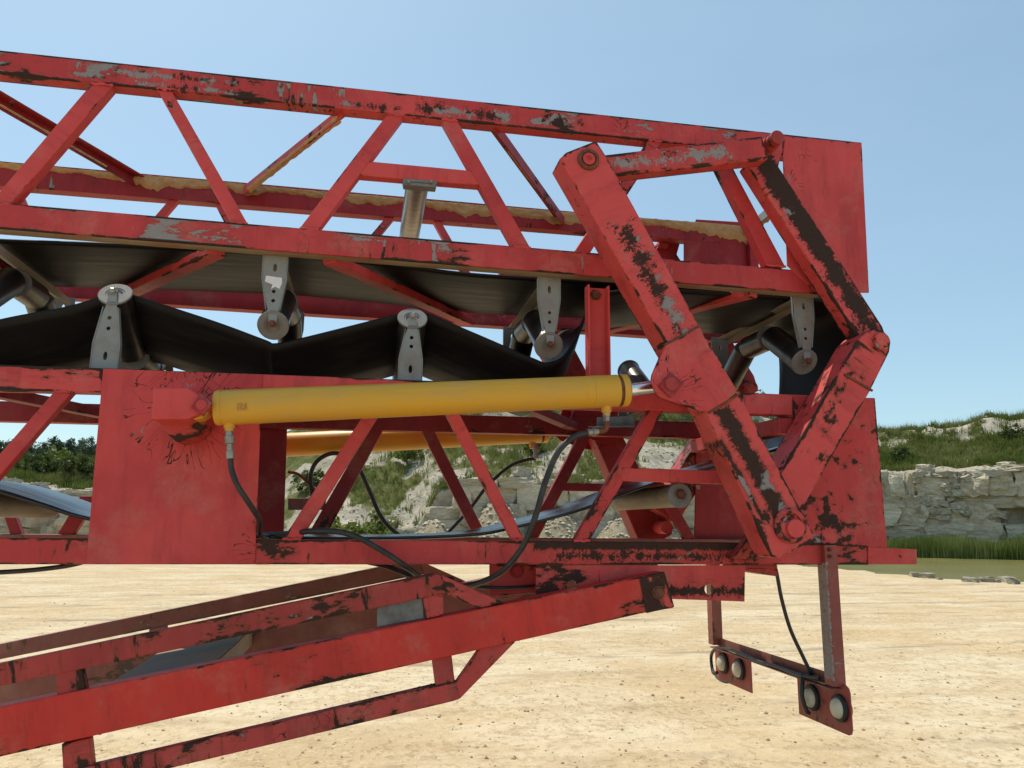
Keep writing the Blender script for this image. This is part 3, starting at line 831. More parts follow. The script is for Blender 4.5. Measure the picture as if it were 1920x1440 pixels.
# stones at the water's edge
sh = []
for i in range(15):
    u = random.choice((random.uniform(1680, 1920), random.uniform(1780, 1915))); a = az(u)
    r = shore(a) - 1.0 - random.uniform(0.0, 1.1); x, y = pol(a, r); s = random.uniform(0.12, 0.42)
    o = link('shore_stone', random.choice(ROCKS_PALE), Matrix.Translation((x, y, -0.03 + s * 0.12)) @ Matrix.Rotation(random.uniform(0, 6), 4, 'Z') @ Matrix.Diagonal((s * 1.3, s, s * 0.6, 1)), None)
    tag(o, 'pale stone lying on the near shore of the pond', 'stone', 'stones on the pond shore')
# ------------------------------------------------------------------ the folded conveyor: upper (folded) truss section
def prismw(name, pts, Y, depth, mat, parent, bevel=0.002, holes=(), mir=False):
    """outline given in metres (x, z) round its own middle"""
    c = sum((Vector(p) for p in pts), Vector((0, 0))) / len(pts)
    if mir: Y = 2 * YC - Y - depth
    M = frame(Vector((c.x, Y + depth / 2, c.y)), Vector((1, 0, 0)), Vector((0, 1, 0)))
    bm = bmesh.new(); rings = [[(p[0] - c.x, p[1] - c.y) for p in pts]]
    for hx, hz, rx, rz in holes:
        rings.append([(hx - c.x + rx * math.cos(k * math.pi / 6), hz - c.y + rz * math.sin(k * math.pi / 6)) for k in range(12)])
    if len(rings) == 1: faces = [bm.faces.new([bm.verts.new((x, -depth / 2, z)) for x, z in rings[0]])]
    else:
        ed = []
        for rg in rings:
            vs = [bm.verts.new((x, -depth / 2, z)) for x, z in rg]
            for k in range(len(vs)): ed.append(bm.edges.new((vs[k], vs[(k + 1) % len(vs)])))
        faces = [g for g in bmesh.ops.triangle_fill(bm, use_beauty=True, edges=ed)['geom'] if isinstance(g, bmesh.types.BMFace)]
    ext = bmesh.ops.extrude_face_region(bm, geom=faces)
    bmesh.ops.translate(bm, vec=(0, depth, 0), verts=[g for g in ext['geom'] if isinstance(g, bmesh.types.BMVert)])
    if bevel and len(rings) == 1: bmesh.ops.bevel(bm, geom=bm.edges[:], offset=bevel, segments=1, affect='EDGES', clamp_overlap=True)
    return link(name, to_mesh(bm, name), M, mat, parent)

def bolt(name, p, r, mat, parent, d=(0, -1, 0), h=0.018, seg=6):
    d = Vector(d)
    return lathe(name, p, p + d * h, [(0, r * 1.35), (0.004, r * 1.35), (0.004, r), (h - 0.003, r), (h, r * 0.8), (h, 0)], mat, parent, seg, 30)

def welds(o, px, Y, parent_mat=None):
    """weld beads across both ends of a brace"""
    for (a_, b_) in ((px[0], px[1]), (px[2], px[3])):
        p, q = P(a_[0], a_[1], Y - 0.001), P(b_[0], b_[1], Y - 0.001)
        n = 5
        tube('weld_bead', [p.lerp(q, k / n) + Vector((0, 0, 0.003 * math.sin(k * 2.3 + a_[0]))) for k in range(n + 1)], 0.0065, RED_LOW, o, 7, 3)

def px_at(p):
    """where a point stands in the photograph (for checks only)"""
    q = p - EYE
    return 960 + FPX * q.dot(_r) / q.dot(_f), 720 - FPX * q.dot(_u) / q.dot(_f)

ft = thing('folded_truss', P(800, 480, YN), 'red lattice truss section folded upside down on top, flaking paint on its top chord', 'conveyor truss')
mt = thing('conveyor_truss', P(800, 1057, YN), 'red lattice truss below, with square side panel and yellow cylinder beside it', 'conveyor truss')

BAND_U = red_paint('red_paint_flaked_top', 0.6, 0.62, crack=0.8, edge=1.0, stretch=0.35,
                   bands=[(-1.55, -0.85, 0.016, 0.012, 1.9), (-1.3, -0.8, -0.034, 0.008, 1.6), (0.0, 0.45, -0.01, 0.018, 2.4), (0.65, 0.82, 0.0, 0.012, 2.0), (-0.4, -0.1, -0.03, 0.006, 1.7)])
for m in (False, True):
    # chords
    if not m:
        prism('chord', [(-260, 66), (1616, 267), (1618, 305), (-260, 110)], YN, CD, BAND_U, ft)
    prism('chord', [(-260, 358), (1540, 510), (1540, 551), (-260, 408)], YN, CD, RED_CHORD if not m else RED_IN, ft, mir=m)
# far top chord: an angle with its web outside, caked with sand on the inside
fb = [P(-260, 281, 4.57), P(1406, 428, 4.57)]
prism('chord', [(-200, 284), (1410, 426), (1410, 460), (-200, 332)], 4.57, CD, RED_IN, ft)

for name, q in (('brace', [(172, 156), (212, 160), (19, 384), (-20, 381)]), ('brace', [(294, 166), (321, 169), (464, 419), (433, 416)]),
                ('brace', [(727, 213), (757, 217), (597, 430), (562, 427)]), ('brace', [(828, 223), (858, 227), (995, 465), (963, 462)]),
                ('brace', [(1216, 262), (1240, 266), (1106, 475), (1077, 472)]), ('brace', [(1328, 275), (1356, 280), (1473, 500), (1438, 497)]),
                ('brace', [(-225, 115), (-195, 118), (-60, 372), (-92, 370)])):
    welds(prism(name, q, YN + 0.008, 0.062, RED, ft), q, YN + 0.006)
prism('roller_rail', [(680, 301), (897, 321), (905, 348), (668, 328)], YN + 0.012, 0.06, RED, ft)
# far side braces of the upper section
for q in ([(336, 352), (352, 354), (252, 470), (236, 468)], [(390, 358), (405, 360), (470, 480), (452, 478)], [(742, 385), (757, 387), (660, 505), (642, 503)],
          [(800, 392), (815, 394), (890, 525), (872, 523)], [(1115, 425), (1132, 427), (1050, 540), (1032, 538)], [(5, 322), (22, 324), (75, 440), (58, 438)]):
    prism('brace', q, 4.585, 0.05, RED_CHORD, ft)
# end plates
prism('end_plate', [(1468, 292), (1473, 256), (1616, 268), (1630, 549), (1532, 549), (1476, 498)], YN - 0.008, 0.007, red_paint('red_paint_end', 0.4, 0.7, crack=0.6, edge=0.8, stretch=0.9, burst=[(-0.19, 0.12, 0.0, 0.17)]), ft, axis=((1470, 256), (1616, 268)))
prism('end_plate', [(1464, 294), (1473, 256), (1616, 268), (1630, 549), (1532, 549), (1474, 498)], YN - 0.008, 0.007, RED_IN, ft, axis=((1470, 256), (1616, 268)), mir=True)
prism('gusset', [(1282, 446), (1400, 459), (1402, 505), (1282, 500)], 4.572, 0.006, RED_IN, ft)
prism('stiffener', [(1405, 432), (1420, 432), (1424, 520), (1408, 520)], 4.53, 0.05, RED_IN, ft)

# bracing lying between the top chords and between the lower chords
def cross(u0, v0, Y0, u1, v1, Y1, w, h, mat, parent, prof=None, name='cross_brace'):
    return beam(name, P(u0, v0, Y0), P(u1, v1, Y1), w, h, mat, parent, profile=prof)
cross(-120, 118, YN + 0.05, 262, 340, 4.56, 0.06, 0.06, RED_IN, ft, angle_profile(0.06, 0.06, 0.007, -1, -1))
t2 = cross(650, 213, YN + 0.05, 464, 360, 4.56, 0.055, 0.055, RED_CHORD, ft, angle_profile(0.055, 0.055, 0.007, -1, -1))
t3 = cross(918, 236, YN + 0.05, 1050, 416, 4.56, 0.06, 0.06, RED_IN, ft, angle_profile(0.06, 0.06, 0.007, 1, -1))
t4 = cross(1500, 352, YN + 0.2, 1402, 436, 4.56, 0.055, 0.055, GREY, ft, angle_profile(0.055, 0.055, 0.007, -1, -1))
def low_brace(u0, v0, u1):
    p = P(u0, v0, YN); p.y = YN + 0.07; q_ = P(u1, 560, 4.58); q_.z = p.z
    beam('cross_brace', p, q_, 0.075, 0.045, RED, ft)
low_brace(405, 459.8, 205)
low_brace(615, 476.5, 880)
low_brace(1425, 540.9, 1110)
low_brace(-140, 416.5, 90)

def lump_strip(name, pts, Y, parent, thick=0.022, amp=0.45, seed=0, n=70):
    """sand caked on a face: pts = [(u, v_top, v_bottom)] along the member on plane Y"""
    bm = bmesh.new(); rows = []
    rows_n = 7
    for i in range(n + 1):
        t = i / n * (len(pts) - 1); k = min(int(t), len(pts) - 2); f = t - k
        u = pts[k][0] + (pts[k + 1][0] - pts[k][0]) * f
        v0 = pts[k][1] + (pts[k + 1][1] - pts[k][1]) * f; v1 = pts[k][2] + (pts[k + 1][2] - pts[k][2]) * f
        nz = noise.noise(Vector((u * 0.035 + seed, 0.3, 0))) + 0.6 * noise.noise(Vector((u * 0.13 + seed, 5.3, 0)))
        v1 = v0 + (v1 - v0) * (1 + amp * nz)
        row = []
        for j in range(rows_n):
            s = j / (rows_n - 1)
            b = math.sin(math.pi * min(1, 0.35 + s * 0.65)) ** 0.6 if s < 1 else 0.0
            p = P(u, v0 + (v1 - v0) * s, Y)
            b *= 0.7 + 0.6 * noise.noise(Vector((u * 0.09 + seed, s * 3, 2.0)))
            p.y -= thick * max(0.02, b) if 0 < i < n else 0.0
            row.append(bm.verts.new(p))
        rows.append(row)
    for A, B in zip(rows, rows[1:]):
        for j in range(rows_n - 1): bm.faces.new((A[j], A[j + 1], B[j + 1], B[j]))
    c = P(pts[0][0], pts[0][1], Y)
    for v in bm.verts: v.co -= c
    o = link(name, to_mesh(bm, name, smooth=True), Matrix.Translation(c), SAND, parent)
    o['kind'] = 'stuff'
    return o
lump_strip('caked_sand', [(-150, 292, 301), (60, 312, 322), (150, 320, 324), (220, 326, 340), (275, 331, 352), (345, 337, 352), (410, 343, 352), (465, 348, 366), (520, 353, 360), (590, 360, 371), (700, 369, 385), (790, 377, 385), (870, 384, 408), (950, 391, 402), (1055, 399, 422), (1130, 405, 414), (1230, 413, 424), (1330, 420, 442), (1405, 427, 462)], 4.568, ft, 0.03, 0.45, 1.0, 320)
def beam_sand(b, L0, L1, side, parent):
    """sand caked inside an angle brace: lumps along the local axis of b"""
    M = W[b.name]; bm = bmesh.new(); rows = []; n = 60
    for i in range(n + 1):
        x = L0 + (L1 - L0) * i / n; row = []
        for j in range(6):
            s = j / 5
            w = 0.75 + 0.35 * noise.noise(Vector((x * 9, 3.0, 0)))
            y = (-0.026 + 0.05 * s * w) * side
            z = -0.006 - 0.024 * (1 - s) + 0.01 * noise.noise(Vector((x * 14, s * 3, 1)))
            row.append(bm.verts.new((x, y, z + 0.012)))
        rows.append(row)
    for A, B in zip(rows, rows[1:]):
        for j in range(5): bm.faces.new((A[j], A[j + 1], B[j + 1], B[j]))
    o = link('caked_sand', to_mesh(bm, 'caked_sand', smooth=True), M, SAND, parent); o['kind'] = 'stuff'

# sand on the inside of the top braces (faces the camera because the section is folded upside down)
def brace_sand(a, b, w, parent, seed=0.0, t0=0.0, t1=1.0):
    bm = bmesh.new(); rows = []; n = 50
    d = (b - a); ex = d.normalized()
    vw = ((a + b) / 2 - EYE).normalized(); side = ex.cross(vw).normalized()
    for i in range(n + 1):
        t = t0 + (t1 - t0) * i / n; row = []
        wv = w * (0.8 + 0.5 * noise.noise(Vector((t * 16 + seed, 1, 0))))
        for j in range(6):
            s = j / 5 - 0.5
            hump = 0.018 * math.cos(s * 3.0) * (0.8 + 0.5 * noise.noise(Vector((t * 25 + seed, s * 3, 0)))) if 0 < i < n else 0
            row.append(bm.verts.new(a + d * t + side * wv * s - vw * (0.05 + hump) - a))
        rows.append(row)
    for A, B in zip(rows, rows[1:]):
        for j in range(5): bm.faces.new((A[j], A[j + 1], B[j + 1], B[j]))
    o = link('caked_sand', to_mesh(bm, 'caked_sand', smooth=True), Matrix.Translation(a), SAND, parent); o['kind'] = 'stuff'
brace_sand(P(651, 211, YN + 0.05), P(463, 359, 4.55), 0.042, ft, 1.0, 0.07, 0.98)
brace_sand(P(925, 246, YN + 0.1), P(1046, 404, 4.5), 0.02, ft, 5.0, 0.2, 0.62)
brace_sand(P(1496, 362, YN + 0.25), P(1403, 441, 4.55), 0.035, ft, 9.0)
brace_sand(P(0, 196, YN + 0.3), P(200, 312, 4.4), 0.012, ft, 12.0)
# a deposit of dried mud along the underside of the near lower chord
def mud_under():
    bm = bmesh.new(); rows = []
    a, b = P(-250, 408, YN), P(1540, 551, YN)
    for i in range(241):
        t = i / 240; p = a + (b - a) * t; row = []
        k = 0.5 + 0.5 * noise.noise(Vector((t * 14, 0, 0))) + 0.25 * noise.noise(Vector((t * 60, 2, 0)))
        for j in range(5):
            s = j / 4
            y = YN + 0.004 + (CD - 0.008) * s
            row.append(bm.verts.new(Vector((p.x, y, p.z - 0.0015 - 0.008 * max(0, k) * math.sin(math.pi * min(1, s + 0.12))))))
        rows.append(row)
    for A, B in zip(rows, rows[1:]):
        for j in range(4): bm.faces.new((A[j], A[j + 1], B[j + 1], B[j]))
    c = a
    for v in bm.verts: v.co -= c
    o = link('dried_mud', to_mesh(bm, 'dried_mud', smooth=True), Matrix.Translation(c), simple('dried_mud', (0.33, 0.27, 0.18), 0.95, 0, 0.45, (0.3, 0.07, 0.05), 5, 0.5, (0.5, 1, 1), spec=0.1), ft)
    o['kind'] = 'stuff'
mud_under()

# ------------------------------------------------------------------ rollers and idlers
RR = 0.067
def roller(a, b, r, parent, mats=None, name='roller'):
    L = (b - a).length
    pr = [(-0.014, 0, 1), (-0.014, 0.013, 1), (0.006, 0.013, 1), (0.006, 0.03, 1), (0.002, 0.032, 1), (0.002, 0.04, 1), (0, 0.041, 1), (0, r + 0.002, 1), (0.003, r + 0.005, 1), (0.008, r + 0.005, 1), (0.01, r, 0),
          (L * 0.33, r, 0), (L * 0.66, r, 0), (L - 0.004, r, 1), (L, r - 0.004, 1), (L, 0.013, 1), (L + 0.012, 0.013, 1), (L + 0.012, 0, 1)]
    return lathe(name, a, b, pr, mats or [STEEL, CAPGREY], parent, 36, 35)

def idler(parent, u, v_end, v_base, sgn, sticker=False):
    """three-roller troughing idler across the truss; sgn = -1 stands on a chord, +1 hangs under one"""
    e = P(u, v_end, 3.63); X, ze = e.x, e.z
    zb = P(u, v_base, 3.55).z
    zi = ze + sgn * 0.21
    bz = zb + sgn * -0.0 + (0.018 if sgn < 0 else -0.018)
    bm_ = beam('idler_beam', Vector((X + 0.0, 3.60, bz)), Vector((X + 0.0, 4.55, bz)), 0.06, 0.034, BEIGE, parent, profile=angle_profile(0.07, 0.04, 0.006, 1, -sgn))
    w = 0.062
    roller(Vector((X, 3.607, ze)), Vector((X, 3.915, zi)), RR, bm_)
    roller(Vector((X + 0.002, 3.955, zi + sgn * 0.005)), Vector((X + 0.002, 4.195, zi + sgn * 0.005)), RR, bm_)
    roller(Vector((X, 4.543, ze)), Vector((X, 4.235, zi)), RR, bm_)
    h = ze - zb
    zb -= h * 0.05 * 1.0; out = [(X - w, zb), (X - w * 1.0, zb + h * 0.35), (X - w * 0.66, zb + h * 0.68), (X - 0.022, zb + h * 0.86), (X - 0.017, zb + h * 1.02), (X - 0.008, zb + h * 1.05), (X + 0.008, zb + h * 1.05), (X + 0.017, zb + h * 1.02), (X + 0.022, zb + h * 0.86), (X + w * 0.58, zb + h * 0.68), (X + w * 0.86, zb + h * 0.35), (X + w * 0.86, zb)]
    hl = [(X - 0.004, zb + h * 0.2, 0.009, 0.02), (X - 0.003, zb + h * 0.56, 0.009, 0.009), (X - 0.003, zb + h * 0.7, 0.009, 0.009)]
    for mr in (False, True):
        bk = prismw('idler_bracket', out, 3.575, 0.008, GREY, bm_, holes=hl, mir=mr)
        if not mr:
            bolt('shaft_nut', Vector((X, 3.575, ze + h * 0.0)), 0.014, FIT if sgn < 0 else RUSTY, bm_)
            # folded edges of the pressed bracket
            for s, xo in ((-1, -w + 0.002), (1, w * 0.86 - 0.002)):
                x1 = X + xo; x0 = X + xo * 0.55
                beam('bracket_flange', Vector((x1, 3.586, zb + h * 0.02)), Vector((x1, 3.586, zb + h * 0.36)), 0.004, 0.03, GREY, bm_, up=(0, 1, 0), bevel=0.001)
                beam('bracket_flange', Vector((x1, 3.586, zb + h * 0.36)), Vector((x0, 3.586, zb + h * 0.84)), 0.004, 0.03, GREY, bm_, up=(0, 1, 0), bevel=0.001)
            if sticker:
                prismw('torn_sticker', [(X - 0.042, zb + h * 0.33), (X + 0.03, zb + h * 0.35), (X + 0.032, zb + h * 0.43), (X + 0.022, zb + h * 0.52), (X + 0.002, zb + h * 0.49), (X - 0.016, zb + h * 0.53), (X - 0.01, zb + h * 0.46), (X - 0.045, zb + h * 0.42)], 3.5735, 0.001, WHITE, bm_, bevel=0)
    return bm_
idler(mt, 219, 553, 688, -1)
idler(mt, 773, 598, 708, -1)
idler(mt, 1288, 630, 733, -1)
idler(ft, -45, 575, 438, 1)
idler(ft, 513, 613, 480, 1, True)
idler(ft, 1027, 651, 522, 1)
idler(ft, 1504, 681, 553, 1)

# return roller under its rail in the upper section
rp = P(785, 329, YN + 0.05)
rl = roller(Vector((rp.x, YN + 0.075, rp.z)), Vector((rp.x, 4.57, rp.z)), 0.058, ft, [simple('polished_return_roller', (0.33, 0.31, 0.28), 0.3, 0.85, 0.35, (0.2, 0.15, 0.1), 5, 0.05, (6, 0.3, 0.3)), CAPGREY], 'return_roller')
hp = prism('roller_hanger', [(755, 334), (820, 339), (818, 351), (757, 346)], YN + 0.008, 0.06, GREYPLATE, ft)
for uu in (766, 808): bolt('bolt', P(uu, 343, YN + 0.008), 0.008, FIT, hp)
# return rollers of the lower section
q = P(1275, 929, YN + 0.06)
roller(q, Vector((q.x, 4.52, q.z)), 0.056, mt, [STEEL_DUST, CAPGREY], 'return_roller')
bolt('roller_bolt', q + Vector((0.0, -0.01, 0.005)), 0.02, RUSTY, mt)
q2 = P(-70, 943, YN + 0.1)
roller(q2, Vector((q2.x, 4.5, q2.z)), 0.056, mt, [STEEL_DUST, CAPGREY], 'return_roller')

# ------------------------------------------------------------------ lower truss
LOW_TOP = red_paint('red_paint_scraped', 0.5, 0.1, crack=0.6, edge=0.9, stretch=0.22)
LOW_BOT = red_paint('red_paint_bottom_chord', 0.42, 0.05, rust=0.3, crack=0.4, edge=1.0, stretch=0.5, bands=[(0.5, 1.62, 0.044, 0.03, 0.8), (0.6, 1.6, -0.015, 0.012, 2.4), (-1.22, -0.95, 0.05, 0.018, 1.2)])
prism('chord', [(-260, 675), (192, 690), (192, 736), (-260, 724)], YN, CD, LOW_TOP, mt)
prism('chord', [(192, 690), (1545, 742), (1545, 780), (192, 736)], YN, CD, LOW_TOP, mt)
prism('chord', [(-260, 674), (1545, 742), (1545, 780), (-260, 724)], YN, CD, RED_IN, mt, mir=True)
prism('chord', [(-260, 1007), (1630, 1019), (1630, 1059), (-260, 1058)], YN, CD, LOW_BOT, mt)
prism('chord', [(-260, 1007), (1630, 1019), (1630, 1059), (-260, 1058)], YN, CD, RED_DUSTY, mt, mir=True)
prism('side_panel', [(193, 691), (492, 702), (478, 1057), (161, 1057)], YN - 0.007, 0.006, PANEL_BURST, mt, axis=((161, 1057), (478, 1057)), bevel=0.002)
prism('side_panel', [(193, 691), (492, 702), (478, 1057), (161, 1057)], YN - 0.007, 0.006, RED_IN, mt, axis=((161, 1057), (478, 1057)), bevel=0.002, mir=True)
for q in ([(102, 733), (136, 735), (-22, 916), (-56, 914)], [(677, 722), (757, 722), (564, 1011), (530, 1011)], [(812, 730), (838, 730), (984, 1012), (960, 1012)],
          [(1218, 765), (1246, 766), (1106, 1014), (1076, 1014)]):
    if q[0][0] == 677: q = [(718, 722), (746, 722), (564, 1011), (530, 1011)]
    welds(prism('brace', q, YN + 0.008, 0.05, RED, mt), q, YN + 0.006)
mb = prism('roller_rail', [(1166, 876), (1370, 884), (1374, 908), (1166, 901)], YN + 0.006, 0.05, red_paint('red_paint_rail', 0.3, 0.0, crack=1.0, edge=0.9), mt)
bolt('bolt', P(1309, 910, YN + 0.03), 0.009, FIT, mb, (0, 0, -1))
# far side braces
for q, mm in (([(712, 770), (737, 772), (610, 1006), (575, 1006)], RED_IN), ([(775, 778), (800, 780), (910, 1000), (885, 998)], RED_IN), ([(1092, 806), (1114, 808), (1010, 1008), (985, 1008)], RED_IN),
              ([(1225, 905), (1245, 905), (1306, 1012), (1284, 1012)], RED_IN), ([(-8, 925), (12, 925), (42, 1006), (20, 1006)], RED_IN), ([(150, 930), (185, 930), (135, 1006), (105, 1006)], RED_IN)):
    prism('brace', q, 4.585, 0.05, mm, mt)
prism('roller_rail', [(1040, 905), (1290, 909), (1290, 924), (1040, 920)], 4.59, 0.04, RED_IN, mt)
prism('side_rail', [(540, 934), (612, 934), (608, 956), (540, 956)], 4.60, 0.03, RED_DUSTY, mt)
beam('cross_brace', P(-160, 705, YN + 0.05), P(230, 783, 4.56), 0.07, 0.05, RED_IN, mt)
beam('cross_brace', P(930, 738, YN + 0.3), P(1075, 800, 4.56), 0.07, 0.05, RED_IN, mt)
beam('cross_brace', Vector((P(1478, 797, YN).x, YN + 0.02, P(1478, 797, YN).z)), Vector((P(1478, 797, YN).x, 4.6, P(1478, 797, YN).z)), 0.08, 0.08, RED, mt)
beam('cross_brace', P(1180, 790, YN + 0.3), P(1112, 792, 4.4), 0.06, 0.06, GREYPLATE, mt, profile=angle_profile(0.06, 0.06, 0.007, 1, 1))
beam('cross_brace', Vector((P(490, 1046, YN).x, YN + 0.04, P(490, 1046, YN).z)), Vector((P(490, 1046, YN).x, 4.6, P(490, 1046, YN).z)), 0.06, 0.06, RED_DUSTY, mt)
# end plates and tow tab
PLATE = red_paint('red_paint_plate', 0.42, 0.1, crack=0.8, edge=0.8, stretch=0.9)
prism('end_plate', [(1487, 742), (1641, 746), (1664, 1027), (1487, 1020)], YN - 0.009, 0.008, PLATE, mt, axis=((1487, 1020), (1664, 1027)))
prism('end_plate', [(1487, 742), (1641, 746), (1664, 1027), (1487, 1020)], YN - 0.009, 0.008, RED_IN, mt, axis=((1487, 1020), (1664, 1027)), mir=True)
prism('tow_tab', [(1628, 1026), (1719, 1030), (1719, 1058), (1628, 1058)], YN - 0.006, 0.012, RED, mt, holes=[(1688, 1043, 4)])
# cylinder clevis on the panel
cl = prism('clevis', [(287, 727), (352, 727), (369, 738), (392, 752), (396, 764), (372, 777), (352, 786), (283, 786)], 3.20, 0.285, RED_PANEL, mt, axis=((287, 727), (352, 727)), bevel=0.006)
prism('clevis_rib', [(296, 786), (392, 778), (384, 800), (366, 818), (330, 828), (304, 806)], 3.33, 0.16, RED_RUST, mt)
prism('pin_cap', [(376, 737), (397, 755), (381, 781), (357, 764)], 3.18, 0.02, RED_IN, cl)
lathe('pin_head', P(378, 759, 3.18), P(378, 759, 3.18) + Vector((0, -0.01, 0)), [(0, 0.022), (0.008, 0.02), (0.01, 0.014), (0.01, 0)], RED_CHORD, cl, 20)
# channel post standing beside the cylinder
ca, cb = P(1122, 735, 3.46), P(1122, 538, 3.46)
cb = Vector((ca.x, ca.y, cb.z))
cp = beam('channel_post', ca, cb, 0.06, 0.108, red_paint('red_paint_post', 0.38, 0.0, crack=1.1, edge=0.7), mt, up=(1, 0, 0), profile=[(-y, z) for y, z in channel_profile(0.06, 0.108, 0.008)])
bolt('bolt', Vector((ca.x - 0.002, 3.482, cb.z - 0.035)), 0.022, RUSTY, cp)
# hinge bracket carrying the hinge pin
HB = red_paint('red_paint_bracket', 0.72, 0.15, rust=0.3, crack=0.7, edge=1.0, stretch=0.7)
for m in (False, True):
    hb = prism('hinge_bracket', [(1609, 637), (1625, 622), (1640, 618), (1656, 620), (1667, 630), (1670, 645), (1668, 660), (1632, 733), (1505, 952), (1490, 978), (1432, 945), (1468, 879)], 3.30, 0.185, HB if not m else RED_RUST, mt, axis=((1505, 952), (1632, 733)), mir=m, bevel=0.006)
    p0 = P(1651, 641, 3.30)
    if m: p0 = mirY(p0); d = Vector((0, 1, 0))
    else: d = Vector((0, -1, 0))
    lathe('hinge_pin', p0, p0 + d, [(-0.25, 0), (-0.25, 0.04), (-0.01, 0.044), (0.014, 0.044), (0.018, 0.04), (0.018, 0)], HB, hb, 28)
    if not m:
        beam('weld_bead', P(1583, 702, 3.297), P(1636, 733, 3.297), 0.012, 0.012, RUSTY, hb)
# hanging plates under the bottom chord
HP = red_paint('red_paint_hanger', 0.5, 0.0, crack=0.6, edge=0.8, bands=[(-0.6, 0.6, -0.045, 0.02, 1.6)])
prism('hanger_plate', [(1005, 1060), (1397, 1060), (1396, 1128), (1005, 1114)], YN + 0.005, 0.014, HP, mt, holes=[(1331, 1105, 11), (1072, 1098, 10)])
prism('hanger_plate', [(918, 1058), (1012, 1058), (1012, 1112), (918, 1119)], YN + 0.16, 0.014, RED_RUST, mt)
bolt('bolt', P(969, 1070, YN + 0.16), 0.026, RED_IN, mt, seg=20)
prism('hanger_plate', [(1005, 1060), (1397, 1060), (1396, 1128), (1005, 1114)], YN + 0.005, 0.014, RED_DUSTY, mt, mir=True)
prism('skid_plate', [(1395, 1059), (1458, 1059), (1458, 1081), (1400, 1071)], YN + 0.1, 0.25, RED_RUST, mt)
prism('gusset', [(1373, 1048), (1420, 985), (1440, 1048)], YN - 0.06, 0.058, RED_RUST, mt)

# hinge lever of the upper section
LEVER = red_paint('red_paint_lever', 0.8, 0.0, crack=0.5, edge=1.0, stretch=0.6, scale=14, bands=[(-0.66, 0.15, -0.034, 0.062, 1.5), (-0.1, 0.52, -0.034, 0.056, 2.9)])
for m in (False, True):
    hl_ = prism('hinge_lever', [(1401, 308), (1436, 262), (1458, 243), (1474, 256), (1460, 312), (1655, 612), (1668, 650), (1630, 660), (1607, 630)], 3.365, 0.09, LEVER if not m else RED_IN, ft, axis=((1655, 612), (1460, 312)), mir=m, bevel=0.006)
    p0 = P(1456, 259, 3.20)
    d = Vector((0, -1, 0))
    if m: p0 = mirY(p0); d = -d
    lathe('link_pin', p0, p0 + d, [(-0.28, 0), (-0.28, 0.036), (-0.1, 0.036), (-0.1, 0.041), (-0.045, 0.041), (-0.045, 0.036), (0, 0.036), (0.012, 0.035), (0.015, 0.03), (0.015, 0)], [RED_RUST], hl_, 28)

